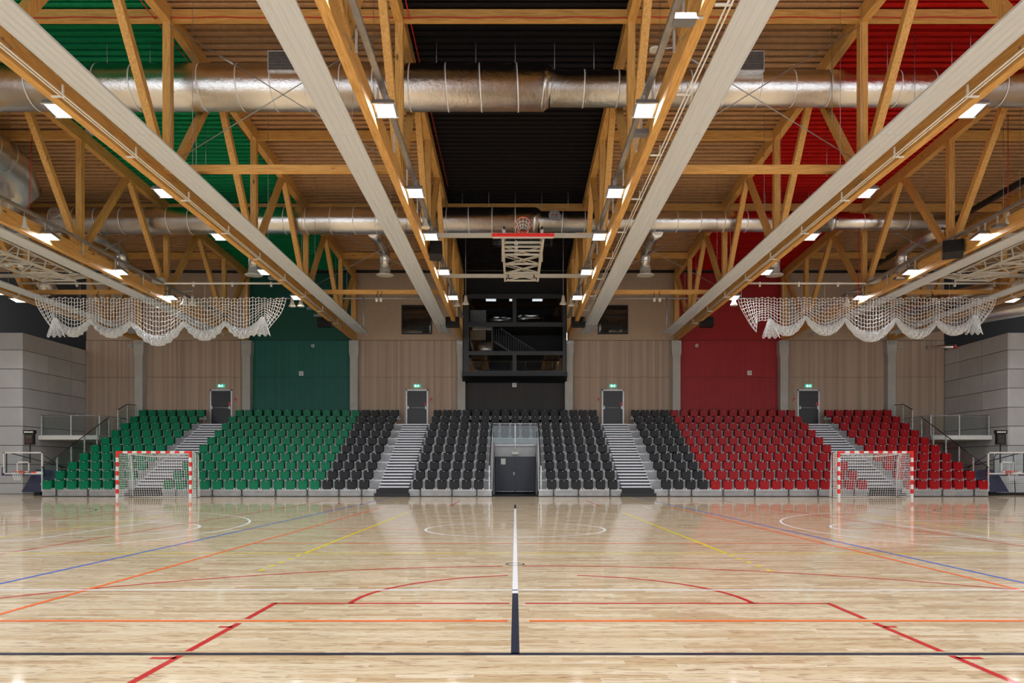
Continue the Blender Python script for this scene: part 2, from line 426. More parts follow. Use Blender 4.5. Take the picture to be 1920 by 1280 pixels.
# ---- ceiling: corrugated deck, one colour per bay
ce = sroot('ceiling')
BAYS = [(-33, -27, 'spray_natural'), (-27, -21, 'spray_natural'), (-21, -15, 'spray_natural'), (-15, -9, 'spray_green'), (-9, -3, 'spray_natural'), (-3, 3, 'spray_black'),
        (3, 9, 'spray_natural'), (9, 15, 'spray_red'), (15, 21, 'spray_natural'), (21, 27, 'spray_natural'), (27, 33, 'spray_natural')]
DL = {'spray_natural': 'tan sprayed corrugated roof deck', 'spray_green': 'green sprayed corrugated roof deck', 'spray_black': 'black sprayed corrugated roof deck', 'spray_red': 'red sprayed corrugated roof deck'}
for (x0, x1, mt) in BAYS:
    m = MB(); prof = []; y = -5.0
    while y < YW + 0.2:
        for (dy, dz) in ((0, 0.0), (0.02, -0.012), (0.165, -0.012), (0.185, 0.0), (0.16, 0.13), (0.325, 0.13)):
            prof.append((y + dy, dz + 0.012 + ceil_z(y)))
        y += 0.30
    n = len(prof); nx = 4
    for k in range(nx + 1):
        x = x0 + (x1 - x0) * k / nx
        for (a, b) in prof: m.v.append((x, a, b))
    for k in range(nx):
        for j in range(n - 1): m.quad([k * n + j, k * n + j + 1, (k + 1) * n + j + 1, (k + 1) * n + j], 0, False)
    i = len(m.v)
    m.box(x0, x1, -5, YW + 0.2, 13.35, 13.45)
    part_label(m.build('roof_deck', mt, ce), DL[mt])

# ---- back wall
wb = sroot('wall_back')
ZJ, ZS = 6.41, 8.5              # panel seam, top of slatted cladding
def wall_bay(x0, x1, slat, flat, ztop=13.0, zbot=0.0):
    j = 0.012
    o = MB().box(x0 + j, x1 - j, YW, YW + 0.1, zbot, ZJ - j).build('wall_panel', slat, wb)
    o = MB().box(x0 + j, x1 - j, YW, YW + 0.1, ZJ + j * 0.3, ZS - 0.03).build('wall_panel', slat, wb)
    o = MB().box(x0 + j, x1 - j, YW + 0.02, YW + 0.1, ZS, ztop).build('wall_panel', flat, wb)
XE = 24.2
for (a, b, c, e) in ((-XE, -3, 0, 13.2), (3, XE, 0, 13.2), (-3, 3, 0, 6.3), (-3, 3, 10.8, 13.2), (-33, -XE, 0, 13.2), (XE, 33, 0, 13.2)):
    MB().box(a, b, YW + 0.1, YW + 0.2, c, e).build('wall_backing', 'black_metal', wb)
wall_bay(-XE, -21, 'slat_wood', 'flat_beige'); wall_bay(-21, -15, 'slat_wood', 'flat_beige'); wall_bay(-15, -9, 'slat_green', 'flat_green')
wall_bay(-9, -3, 'slat_wood', 'flat_beige'); wall_bay(3, 9, 'slat_wood', 'flat_beige'); wall_bay(9, 15, 'slat_red', 'flat_red')
wall_bay(15, 21, 'slat_wood', 'flat_beige'); wall_bay(21, XE, 'slat_wood', 'flat_beige')
MB().box(-3, 3, YW, YW + 0.1, 0, 6.3).build('wall_panel', 'slat_black', wb)
MB().box(-3, 3, YW, YW + 0.1, 10.8, 13.0).build('wall_panel', 'flat_black', wb)
for s in (-1, 1):
    MB().box(min(s * XE, s * 33), max(s * XE, s * 33), YW, YW + 0.1, 7.0, 13.0).build('wall_panel', 'flat_black', wb)

# ---- concrete corner blocks (side walls)
for s, nm in ((-1, 'wall_left'), (1, 'wall_right')):
    wr = sroot(nm)
    a, b = (s * (XE + 0.06), s * 33)
    MB().box(min(a, b), max(a, b), 36.46, YW, 0, 7.90).build('wall_core', 'concrete_joint', wr)
    zl = [0] + [0.52 + 0.937 * k for k in range(8)] + [7.93]
    g = 0.014
    for k in range(len(zl) - 1):
        for (y0, y1) in ((36.4, 38.4), (38.4, 40.4), (40.4, YW)):
            x0, x1 = s * XE, s * (XE + 0.10)
            MB().box(min(x0, x1), max(x0, x1), y0 + (g if y0 > 36.5 else 0), y1 - g, zl[k] + g, zl[k + 1] - g).build('concrete_panel', 'concrete_panel', wr)
        for q in range(3):
            x0, x1 = s * (XE + 0.10 + 2.6 * q + (g if q else 0)), s * (XE + 0.10 + 2.6 * (q + 1) - g)
            MB().box(min(x0, x1), max(x0, x1), 36.4, 36.5, zl[k] + g, zl[k + 1] - g).build('concrete_panel', 'concrete_panel', wr)
    # hall side wall beyond the picture
    MB().box(min(s * 32, s * 32.2), max(s * 32, s * 32.2), -5, 36.4, 0, 13.0).build('wall_core', 'concrete_panel', wr)

# ---- columns
col_names = {-21: 'left of the first door', -15: 'between the tan and green walls', -9: 'between the green and tan walls', -3: 'left of the black glazed box', 3: 'right of the black glazed box', 9: 'between the tan and red walls', 15: 'between the red and tan walls', 21: 'right of the last door'}
for x in TX:
    t = thing('concrete_column', 'grey concrete column ' + col_names[x], 'column', (x, 41.55, 0), group='wall columns')
    hw = 0.215
    pts = [(-hw, 0), (hw, 0), (hw, 7.45), (hw + 0.05, 7.75), (hw + 0.05, 8.40), (-hw - 0.05, 8.40), (-hw - 0.05, 7.75), (-hw, 7.45)]
    MB().prism(pts, 1, -0.25, 0.2).build('shaft', 'concrete_column', t)
    MB().box(-0.17, 0.17, -0.29, 0.0, 8.2, 8.34).build('bearing_plate', 'steel_grey', t)

# ---- trusses
VN = [38.2 - 6.33 * k for k in range(7)]                # posts
TN = [41.3] + [(VN[k] + VN[k + 1]) / 2 for k in range(6)] + [VN[6] - 3.1]
ZB0, ZB1 = 8.40, 8.86
tr_names = {-21: 'far left timber roof truss beyond the left hanging net', -15: 'timber roof truss along the left edge of the green ceiling', -9: 'timber roof truss along the right edge of the green ceiling',
            -3: 'timber roof truss along the left edge of the black ceiling', 3: 'timber roof truss along the right edge of the black ceiling', 9: 'timber roof truss along the left edge of the red ceiling',
            15: 'timber roof truss along the right edge of the red ceiling', 21: 'far right timber roof truss beyond the right hanging net'}
def make_truss():
    t = thing('roof_truss', '', 'truss', (0, 0, 0), group='timber roof trusses')
    MB().box(-0.09, 0.09, -3, 41.5, ZB0, ZB1).build('bottom_chord', 'timber_y', t)
    m = MB(); yy = [-3, RIDGE, 41.6]
    poly = [(y, ceil_z(y) - 0.40) for y in yy] + [(y, ceil_z(y)) for y in reversed(yy)]
    i = len(m.v)
    for x in (-0.11, 0.11):
        for (a, b) in poly: m.v.append((x, a, b))
    m.quad([0, 1, 4, 5]); m.quad([1, 2, 3, 4]); m.quad([6, 11, 10, 7]); m.quad([7, 10, 9, 8])
    for k in range(6): m.quad([k, k + 6, (k + 1) % 6 + 6, (k + 1) % 6][::-1])
    m.build('top_chord', 'timber_y', t)
    for y in VN: MB().box(-0.10, 0.10, y - 0.10, y + 0.10, ZB1, ceil_z(y) - 0.40).build('post', 'timber_z', t)
    MB().box(-0.13, 0.13, 41.2, 41.5, ZB1, ceil_z(41.3) - 0.40).build('post', 'timber_z', t)
    for k, y in enumerate(VN):
        for ty in (TN[k], TN[k + 1]):
            s = 1 if ty > y else -1
            p = Vector((0, y + s * 0.16, ZB1 - 0.02)); q = Vector((0, ty - s * 0.14, ceil_z(ty) - 0.38))
            MB().bar(p, q, 0.19, 0.20, (0, s, 0.3)).build('diagonal', 'timber_z', t)
    for k, y in enumerate(VN[:5]):
        for dz in (0.12, 0.24):
            pass
    # bolt plates
    for k, y in enumerate(VN[:5]):
        m = MB()
        for a in range(3):
            m.box(-0.098, 0.098, y - 0.2 + a * 0.2 - 0.02, y - 0.2 + a * 0.2 + 0.02, 8.62 - 0.02 + 0.06 * (a % 2), 8.62 + 0.02 + 0.06 * (a % 2))
        m.box(-0.095, 0.095, y - 0.23, y + 0.23, 8.645, 8.655)
        m.build('bolt_plate', 'steel_grey', t)
    return t
tr0 = make_truss()
for k, x in enumerate(TX):
    t = tr0 if k == 0 else copy_tree(tr0)
    t.location = (x, 0, 0); t['label'] = tr_names[x]

# ---- purlins and ties between trusses
def bay_word(x):
    return {-18: 'left tan', -12: 'green', -6: 'inner left tan', 0: 'black', 6: 'inner right tan', 12: 'red', 18: 'right tan'}[x]
where = {19.2: 'near the ridge duct', 25.54: 'midway', 31.87: 'above the rear duct', 38.2: 'nearest the back wall'}
pm = {}
for bx in (-18, -12, -6, 0, 6, 12, 18):
    nat = bx in (-18, -6, 6, 18)
    for y in ((VN[3], VN[2], VN[1], VN[0]) if nat else (VN[3], VN[1])):
        z = ceil_z(y)
        o = MB().box(-2.89, 2.89, -0.07, 0.07, -0.36, -0.06).build('roof_purlin', 'timber_x', None, (bx, y, z))
        tag(o, 'timber purlin under the %s ceiling, %s' % (bay_word(bx), where[min(where, key=lambda q: abs(q - y))]), 'beam', 'roof purlins')
    if nat:
        for y, wd in ((VN[3] - 0.35, 'in front of the ridge duct'), (VN[1], 'far end near the wall')):
            o = MB().box(-2.9, 2.9, -0.09, 0.09, 0, 0.17).build('tie_beam', 'timber_x', None, (bx, y, ZB1 - 0.12))
            tag(o, 'low timber tie beam below the %s ceiling, %s' % (bay_word(bx), wd), 'beam', 'low tie beams')
            t = thing('cross_brace', 'crossed thin steel rods below the %s ceiling, %s' % (bay_word(bx), wd), 'brace', (bx, y + 0.2, 0), group='rod bracing')
            zt, zb = ceil_z(y) - 0.5, ZB1 + 0.2
            MB().tube([(-2.9, 0, zt), (2.9, 0, zb)], 0.013, 5).build('rod', 'steel_grey', t)
            MB().tube([(2.9, 0.04, zt), (-2.9, 0.04, zb)], 0.013, 5).build('rod', 'steel_grey', t)
            MB().tube([(-1.6, 0, zt + (zb - zt) * 0.224), (-1.25, 0, zt + (zb - zt) * 0.2845)], 0.03, 6).build('turnbuckle', 'steel_grey', t)

# ---- radiant heating panels (white, fluted)
def make_panel(y0, y1):
    t = thing('radiant_panel', '', 'heating panel', group='white radiant ceiling panels')
    wd = 0.60; prof = []; N = 4
    for k in range(N):
        c = -wd / 2 + wd * (k + 0.5) / N
        prof += [(c - 0.070, 0.0), (c - 0.045, -0.012), (c - 0.028, -0.034), (c, -0.042), (c + 0.028, -0.034), (c + 0.045, -0.012), (c + 0.070, 0.0)]
    bot = [(-wd / 2, 0.045), (-wd / 2, 0.0)] + prof + [(wd / 2, 0.0), (wd / 2, 0.045)]
    def strip(a, b, nm, deep):
        m = MB(); n = len(bot)
        pr = [(u, v * deep if v < 0 else v) for (u, v) in bot]
        for y in (a, b):
            for (u, v) in pr: m.v.append((u, y, v))
        for k in range(n - 1): m.quad([k, k + 1, n + k + 1, n + k], 0, False)
        m.quad([n - 1, 0, n, 2 * n - 1]); m.quad(list(range(n))[::-1]); m.quad(list(range(n, 2 * n)))
        return m.build(nm, 'panel_white', t)
    cuts = [y0, 16.0, 26.0, y1 - 2.6, y1]
    for k in range(3): strip(cuts[k], cuts[k + 1] - 0.012, 'panel_section', 0.55)
    strip(cuts[3], cuts[4], 'bare_pipe_section', 1.3)
    for y in (12.5, 18.0, 23.5, 29, 34.5, 38.6):
        MB().tube([(-0.28, y, 0.03), (0.28, y, 0.03)], 0.012, 5).build('hanger_bar', 'steel_grey', t)
    for y in (18.0, 23.5, 29, 34.5):
        for sx in (-0.26, 0.26):
            MB().tube([(sx, y, 0.03), (sx, y, ceil_z(y) - 8.42)], 0.006, 4).build('hanger_wire', 'steel_grey', t)
    MB().tube([(0.2, y1, 0.0), (0.2, y1 + 0.25, -0.02), (0.2, y1 + 0.3, -0.12)], 0.03, 6).build('pipe_end', 'tape_silver', t)
    return t
pl0 = make_panel(2.0, 39.2)
pl_names = {-8.10: 'long white radiant panel beside the truss at the green ceiling', -3.70: 'long white radiant panel left of the black ceiling', 3.78: 'long white radiant panel right of the black ceiling',
            8.16: 'long white radiant panel beside the truss at the red ceiling', -15.75: 'white radiant panel at far left, upper of the two', -20.1: 'white radiant panel at far left, lower of the two',
            15.75: 'white radiant panel at far right, upper of the two', 20.1: 'white radiant panel at far right, lower of the two'}
for k, x in enumerate(pl_names):
    t = pl0 if k == 0 else copy_tree(pl0)
    t.location = (x, 0, 8.43); t['label'] = pl_names[x]

# ---- ducts
def duct(name, label, segs, bands=None, extra=None, group='foil wrapped ventilation ducts'):
    """segs: list of (path, radius or radii); bands: list of (point, direction, radius)"""
    t = thing(name, label, 'duct', group=group)
    for k, (path, r, nm) in enumerate(segs):
        MB().tube(path, r, 28, caps=True).build(nm, 'duct_foil', t)
    for (p, d, r) in (bands or []):
        p = Vector(p); d = Vector(d).normalized()
        MB().tube([p - d * 0.018, p + d * 0.018], r + 0.006, 28, caps=False).build('tape_band', 'tape_silver', t)
    return t
D1, Z1, D2, Z2 = 20.5, 11.75, 30.6, 11.46
def xat(px, d): return (px - CX) * d / F
def run(x0, x1, d, z, r, step=0.95):
    out = []; x = math.ceil(x0 / step) * step
    while x < x1: out.append(((x + random.uniform(-.06, .06), d, z), (1, 0, random.uniform(-.05, .05)), r)); x += step
    return out
xr = xat(1024, D1)
d1 = duct('ventilation_duct', 'big foil wrapped duct crossing the whole hall near the ridge', [
    ([(-27, D1, Z1), (-9, D1, Z1), (xr - 0.06, D1, Z1)], 0.61, 'pipe'),
    ([(xr - 0.08, D1, Z1), (xr + 0.0, D1, Z1 - 0.01), (xr + 0.14, D1, Z1 - 0.03)], [0.62, 0.60, 0.48], 'reducer'),
    ([(xr + 0.1, D1, Z1 - 0.03), (9, D1, Z1 - 0.03), (27, D1, Z1 - 0.03)], 0.475, 'pipe')],
    run(-16, xr - 0.1, D1, Z1, 0.61) + run(xr + 0.3, 16, D1, Z1 - 0.03, 0.475))
for px0, px1, r in ((505, 568, 0.61), (1378, 1430, 0.475)):
    x0, x1 = xat(px0, D1 - 0.5), xat(px1, D1 - 0.5)
    b = MB().box(x0, x1, D1 - 0.66, D1 - 0.2, Z1 + 0.12, Z1 + 0.66).build('duct_grille_box', 'galvanised', d1)
    m = MB().box(x0 + 0.03, x1 - 0.03, D1 - 0.665, D1 - 0.655, Z1 + 0.15, Z1 + 0.63); m.build('grille_backing', 'grille_dark', b)
    for k in range(12):
        z = Z1 + 0.17 + k * 0.04
        MB().box(x0 + 0.03, x1 - 0.03, D1 - 0.68, D1 - 0.66, z, z + 0.012).build('grille_slat', 'steel_grey', b)
xr2 = xat(1002, D2); xr3 = xat(1556, D2)
d2 = duct('ventilation_duct', 'rear foil wrapped duct crossing the hall behind the hoop frame', [
    ([(-27, D2, Z2), (-9, D2, Z2), (xr2 - 0.05, D2, Z2)], 0.54, 'pipe'),
    ([(xr2 - 0.06, D2, Z2), (xr2 + 0.05, D2, Z2), (xr2 + 0.22, D2, Z2 - 0.03)], [0.55, 0.53, 0.42], 'reducer'),
    ([(xr2 + 0.2, D2, Z2 - 0.03), (9, D2, Z2 - 0.03), (xr3, D2, Z2 - 0.03)], 0.42, 'pipe'),
    ([(xr3 - 0.05, D2, Z2 - 0.03), (xr3 + 0.2, D2, Z2 - 0.03)], [0.43, 0.33], 'reducer'),
    ([(xr3 + 0.15, D2, Z2 - 0.03), (15, D2, Z2 - 0.03), (xat(1772, D2), D2, Z2 - 0.03)], 0.33, 'pipe')],
    run(-21, xr2 - 0.1, D2, Z2, 0.54) + run(xr2 + 0.4, xr3 - 0.2, D2, Z2 - 0.03, 0.42) + run(xr3 + 0.4, 17.6, D2, Z2 - 0.03, 0.33))
for px in (103, 1040):
    x = xat(px, D2 - 0.5); rr = 0.54 if px < 500 else 0.42
    nx = Vector((0, -0.96, 0.28))
    c = Vector((x, D2, Z2 - (0 if px < 500 else .03))) + nx * (rr - 0.02)
    hm = MB().tube([c, c + nx * 0.06], 0.24, 20).build('access_cap', 'galvanised', d2)
    for e in (-0.07, 0.07):
        p = c + nx * 0.06 + Vector((e, 0, 0)); MB().tube([p, p + nx * 0.02], 0.028, 8).build('red_button', 'goal_red', hm)
# branch drops with diffusers
def drop(x, big, label):
    r = 0.24
    t = thing('duct_drop', label, 'duct', group='branch ducts with round diffusers')
    path = [(x, 31.0, 11.15), (x, 32.3, 11.25), (x, 33.5, 11.22), (x, 33.85, 11.12), (x, 34.0, 10.9), (x, 34.0, 10.40)]
    MB().tube(path, r, 20).build('pipe', 'duct_foil', t)
    for z in (10.98, 10.72, 10.5): MB().tube([(x, 34, z - 0.014), (x, 34, z + 0.014)], r + 0.006, 20, caps=False).build('tape_band', 'tape_silver', t)
    MB().lathe([(0.01, 0.02), (0.25, 0.0), (0.39, 0.02), (0.40, 0.05), (0.30, 0.09), (0.25, 0.16), (0.25, 0.34), (0.22, 0.36)], (x, 34, 10.08), 24).build('diffuser', 'bell_white', t)
for x, nm in ((-18, 'foil duct elbow dropping over the left hanging net'), (-12, 'foil duct drop with white diffuser in front of the green wall'), (-5.97, 'foil duct drop with white diffuser left of the black ceiling'),
              (5.97, 'foil duct drop with white diffuser right of the black ceiling'), (11.9, 'foil duct drop with white diffuser in front of the red wall'), (17.7, 'foil duct elbow dropping over the right hanging net')):
    drop(x, True, nm)
# far-left large duct running towards the wall and bending
pth = [(-17.6, 21.0, 12.0), (-17.8, 25.0, 12.0), (-17.85, 26.3, 11.9), (-18.1, 27.1, 11.6), (-18.9, 27.5, 11.3), (-20.2, 27.6, 11.2)]
duct('ventilation_duct', 'large foil duct with rounded bend at the far left under the tan ceiling', [(pth, 0.66, 'pipe')],
     [((-17.7, y, 12.0), (0, 1, 0), 0.66) for y in (22.6, 23.6, 24.6, 25.4)])
for s, nm in ((-1, 'foil duct elbow behind the left hanging net'), (1, 'foil duct elbow behind the right hanging net')):
    if s < 0:
        p = [(-22.6, 33.0, 10.6), (-21.9, 33.6, 10.3), (-21.6, 34.0, 9.8), (-21.4, 34.2, 9.2)]
    else:
        p = [(24.5, 30.5, 9.9), (22.6, 33.0, 9.6), (20.4, 36.5, 9.35), (18.6, 40.0, 9.2)]
    duct('ventilation_duct', nm, [(p, 0.36, 'pipe')], [(p[1], Vector(p[2]) - Vector(p[0]), 0.36)])
duct('ventilation_duct', 'foil duct over the black wall at the far right edge', [([(26.0, 30.0, 8.75), (22.6, 36.0, 8.7), (21.6, 38.5, 8.7)], 0.40, 'pipe')], [((22.9, 35.5, 8.71), (-3.4, 6, 0), 0.40)])
# small chrome pipe on the right wall
t = thing('chrome_pipe', 'short chrome pipe with red cap on the right tan wall', 'pipe')
p0, p1 = W(1745, 650, YW - 0.3), W(1790, 650, YW - 1.6)
MB().tube([p0 + Vector((0, 0.4, 0)), p0, p1], 0.11, 14).build('pipe', 'duct_foil', t); MB().tube([p1, p1 + Vector((0.05, -0.06, 0))], 0.10, 12).build('red_cap', 'goal_red', t)
# black pipe along the top of the wall and along the right side
o = MB().tube([(-24, 41.45, 12.36), (24, 41.45, 12.36)], 0.16, 10).build('black_pipe', 'black_metal'); tag(o, 'black pipe running along the top of the back wall', 'pipe')
o = MB().tube([(19.2, 15, 12.1), (19.2, 40.8, 12.1)], 0.13, 10).build('black_pipe', 'black_metal'); tag(o, 'black pipe under the right tan ceiling, running towards the wall', 'pipe')
# red alarm cable along the ridge purlin
pts = [(-21 + 0.5 * k, VN[3] - 0.12, ceil_z(VN[3]) - 0.30 + 0.012 * math.sin(k * 1.7)) for k in range(85)]
o = MB().tube(pts, 0.014, 4).build('red_cable', 'cable_red'); tag(o, 'thin red cable along the topmost timber purlins', 'cable')
for x, nm in ((-2.72, 'left'), (15.2, 'right'), (-9.3, 'middle left')):
    o = MB().tube([(x, 14, 12.9), (x, 30.0, ceil_z(30) - 0.1)], 0.016, 4).build('red_cable', 'cable_red')
    tag(o, {'left': 'red cable climbing beside the black ceiling', 'right': 'red cable beside the red ceiling', 'middle left': 'red cable beside the green ceiling'}[nm], 'cable')
for px, y0, y1, d, nm in ((1610, 395, 560, 30.5, 'right'), (1890, 215, 400, 24.0, 'far right'), (62, 212, 405, 24.0, 'far left')):
    a, b = W(px, y0, d), W(px - (8 if px < 500 else 0), y1, d)
    o = MB().tube([a, b], 0.014, 4).build('red_cable', 'cable_red'); tag(o, 'vertical red cable hanging at the %s, down to the truss chord' % nm, 'cable')
# thin hanging wires under the deck
for k, (bx, xs) in enumerate(((-12, (-13.6, -11.4, -10.2)), (12, (10.4, 12.2, 13.6)), (0, (-2.2, -1.1, 0, 1.1, 2.2)))):
    for j, x in enumerate(xs):
        for q, y in enumerate((20.7, 30.8)):
            zt = ceil_z(y) + 0.02; zb = (Z1 if q == 0 else Z2) + 0.55
            o = MB().tube([(x, y, zt), (x, y, zb)], 0.009, 4).build('hanger_rod', 'galvanised')
            tag(o, 'thin rod holding the %s duct under the %s ceiling, %s from left' % ('ridge' if q == 0 else 'rear', bay_word(bx), ORD[j]), 'rod', 'duct hanger rods')
for k, (px, y0, y1, d) in enumerate(((325, 10, 262, 20.0), (368, 60, 330, 22.0), (1560, 15, 230, 20.0), (1715, 60, 212, 20.0), (1820, 5, 90, 20.0), (1550, 245, 330, 25.0), (386, 225, 322, 25.0))):
    p_ = W(px, y1, d); o = MB().tube([(p_.x, d, ceil_z(d) + 0.02), p_], 0.010, 4).build('chain', 'steel_grey')
    tag(o, ('thin chain under the green ceiling, ', 'thin chain under the red ceiling, ')[px > 900] + ('left of the timber post', 'right of the timber post', 'left of the long panel', 'right of the timber diagonal', 'at the right edge of the picture', 'low beside the duct', 'low beside the post')[k], 'chain', 'thin ceiling chains')

# ---- cable trays, rails along the chords
def tray(x, z, label):
    t = thing('cable_tray', label, 'cable tray', (x, 0, z), group='cable trays on the trusses')
    MB().box(-0.06, 0.06, 3, 38, -0.015, 0.0).build('tray_base', 'steel_grey', t)
    for sx in (-0.06, 0.06): MB().box(sx - 0.006, sx + 0.006, 3, 38, 0, 0.05).build('tray_edge', 'steel_grey', t)
    MB().tube([(0.01, 3, 0.03), (0.01, 38, 0.03)], 0.028, 6).build('cable', 'black_metal', t)
    for k in range(14):
        y = 9 + k * 2.05; sx = -0.05 if x * t.location.x > 0 and False else (-0.09 if label.endswith('left') else 0.09)
        MB().box(sx - 0.02, sx + 0.02, y - 0.02, y + 0.02, -0.42, 0.0).build('bracket', 'galvanised', t)
tray(-2.72, 8.98, 'cable tray on the truss at the black ceiling, left'); tray(2.72, 8.98, 'cable tray on the truss at the black ceiling, right')
tray(-14.72, 8.96, 'cable tray on the far truss by the green ceiling, left'); tray(14.72, 8.96, 'cable tray on the far truss by the red ceiling, right')
def rail(x, z, s, label):
    t = thing('curtain_rail', label, 'rail', (x, 0, z), group='white double rails under the trusses')
    for dx in (-0.035, 0.035): MB().tube([(dx, 4, 0), (dx, 37.0, 0)], 0.016, 6).build('rail_tube', 'paint_white', t)
    for k in range(12):
        y = 6 + k * 2.75
        MB().box(-0.22 if s < 0 else -0.05, 0.05 if s < 0 else 0.22, y - 0.02, y + 0.02, -0.02, 0.01).build('cross_arm', 'paint_white', t)
        MB().box(-0.015, 0.015, y - 0.02, y + 0.02, 0, 0.22).build('arm_post', 'paint_white', t)
rail(-8.70, 8.36, -1, 'white double rail beside the truss at the green ceiling'); rail(8.70, 8.36, 1, 'white double rail beside the truss at the red ceiling')
rail(3.32, 8.40, -1, 'white double rail right of the black ceiling'); rail(-20.6, 8.36, -1, 'white double rail on the far left truss'); rail(20.6, 8.36, 1, 'white double rail on the far right truss')

# ---- floodlights
def make_lamp():
    t = thing('floodlight', '', 'lamp', group='lit floodlights on the trusses')
    MB().prism([(-0.21, 0.07), (-0.235, 0.0), (0.235, 0.0), (0.21, 0.07)], 1, -0.25, 0.25).build('housing', 'lamp_grey', t)
    m = MB()
    m.box(-0.16, 0.16, -0.2, 0.2, 0.07, 0.085)
    for k in range(9): m.box(-0.155 + k * 0.037, -0.140 + k * 0.037, -0.2, 0.2, 0.085, 0.12)
    m.build('heat_sink', 'lamp_grey', t)
    MB().box(-0.185, 0.185, -0.215, 0.215, -0.012, 0.0).build('led_panel', 'lamp_led', t)
    fr = MB()
    fr.prism([(-0.235, -0.02), (0.235, -0.02), (0.235, 0.0), (-0.235, 0.0)], 1, -0.25, -0.22); fr.build('front_rim', 'galvanised', t)
    MB().prism([(-0.235, -0.02), (0.235, -0.02), (0.235, 0.0), (-0.235, 0.0)], 1, 0.22, 0.25).build('back_rim', 'galvanised', t)
    MB().box(-0.03, 0.03, 0.10, 0.14, 0.08, 0.42).build('bracket', 'galvanised', t)
    MB().box(0, 1, 0.105, 0.135, 0.14, 0.17).build('arm', 'galvanised', t)
    ld = bpy.data.lights.new('floodlight_beam', 'AREA'); ld.shape = 'RECTANGLE'; ld.size = 0.36; ld.size_y = 0.42
    ld.spread = R(166); ld.energy = LAMP_W; ld.color = (0.985, 0.99, 1.0)
    lo = bpy.data.objects.new('floodlight_beam', ld); C.objects.link(lo); lo.parent = t; lo.location = (0, 0, -0.03)
    return t
lamp0 = make_lamp(); first = True
LS = {-21: -0.70, -15: 0.20, -9: -0.38, -3: 0.33, 3: -0.33, 9: 0.38, 15: -0.20, 21: 0.70}
LD = [(1084 - 0, 558)]
ydl = [31.8, 27.7, 23.5, 19.8, 15.25, 11.2, 7.1, 3.0]
tname = {-21: 'far left truss', -15: 'truss at the left edge of the green ceiling', -9: 'truss at the right edge of the green ceiling', -3: 'truss left of the black ceiling',
         3: 'truss right of the black ceiling', 9: 'truss at the left edge of the red ceiling', 15: 'truss at the right edge of the red ceiling', 21: 'far right truss'}
for x in TX:
    lst = list(ydl)
    if abs(x) == 21: lst = [32.3, 30.9] + lst[1:]
    for k, y in enumerate(lst):
        t = lamp0 if first else copy_tree(lamp0); first = False
        t.location = (x + LS[x], y, 8.58)
        t.rotation_euler = (R(-8), 0, 0)
        for ch in t.children:
            if ch.name.startswith('arm'): ch.scale.x = -LS[x] + (0.06 if LS[x] > 0 else -0.06)
        seen = abs((x + LS[x]) / y) < 0.70 and y > 11.5
        if seen: t['label'] = 'lit floodlight, %s from back wall on %s' % (ORD[k], tname[x])
        else: t['label'] = 'lit white floodlight above the near side of the court'; t['group'] = 'floodlights over the near court'
# unlit grey emergency lamps
def em_lamp(px, py, label, X):
    d = abs(X) * F / abs(px - CX); z = H + (CY - py) * d / F
    t = thing('emergency_lamp', label, 'lamp', (X, d, z), group='unlit grey lamps')
    MB().prism([(-0.16, 0.05), (-0.18, -0.04), (0.18, -0.04), (0.16, 0.05)], 1, -0.12, 0.12).build('housing', 'lamp_grey', t)
    MB().box(-0.14, 0.14, -0.125, 0.09, -0.045, -0.04).build('lens', 'lamp_grey', t)
    nx = min(TX, key=lambda q: abs(q - X)); MB().box(min(0, nx - X), max(0, nx - X), 0.05, 0.08, 0.06, 0.09).build('arm', 'galvanised', t)
    MB().box(-0.02, 0.02, 0.05, 0.09, 0.05, 0.35).build('bracket', 'galvanised', t)
for px, py, nm, X in ((180, 246, 'unlit grey lamp on the truss at the green ceiling, nearest', -9.35), (1204, 250, 'unlit grey lamp right of the black ceiling, below the duct', 2.78), (1283, 38, 'unlit grey finned lamp right of the black ceiling, topmost', 2.68),
                      (513, 522, 'unlit grey lamp before the green wall, upper', -9.35), (583, 578, 'unlit grey lamp before the green wall, middle', -9.35), (596, 592, 'unlit grey lamp before the green wall, lowest', -9.35),
                      (1686, 522, 'unlit grey lamp on the truss above the right net', 14.7), (1873, 424, 'unlit grey lamp on the truss at far right', 14.7)):
    em_lamp(px, py, nm, X)
# round sensor disc
c = W(1228, 95, 14.6)
t = thing('ceiling_sensor', 'round white sensor disc on a thin arm right of the black ceiling', 'sensor', c)
MB().tube([(0, 0, 0), (0, 0, 0.04)], 0.11, 18).build('disc', 'bell_white', t); MB().tube([(0.05, 0, 0.03), (0.36, 0, 0.06)], 0.014, 6).build('arm', 'galvanised', t)

# ---- loudspeakers and horns
def speaker(px, py, d, w_, h_, label, dep=0.32, tilt=0, yaw=0):
    c = W(px, py, d)
    t = thing('loudspeaker', label, 'loudspeaker', c, yaw, group='black loudspeakers')
    MB().prism(rbox(w_, h_, 0.03, 3), 1, 0.0, dep).build('cabinet', 'black_metal', t)
    MB().prism(rbox(w_ - 0.05, h_ - 0.05, 0.02, 3), 1, -0.012, 0.0).build('grille', 'black_cloth', t)
    MB().box(-0.03, 0.03, dep * 0.4, dep * 0.6, h_ / 2, h_ / 2 + 0.22).build('bracket', 'galvanised', t)
    t.rotation_euler.x = R(tilt)
for px, nm in ((607, 'black loudspeaker hung before the green wall'), (848, 'black loudspeaker left of the glazed box'), (1085, 'black loudspeaker right of the glazed box'), (1326, 'black loudspeaker hung before the red wall')):
    speaker(px, 602, 36.0, 0.66, 0.46, nm, tilt=-8)
speaker(1788, 460, 24.6, 0.62, 0.44, 'large black loudspeaker on the truss above the right hanging net', 0.5, -15, R(-25))
speaker(818, 463, 24.6, 0.40, 0.52, 'black loudspeaker tilted on the truss left of the hoop frame', 0.4, -20, R(12))
def nm_rod(px): return px in (873, 1056)
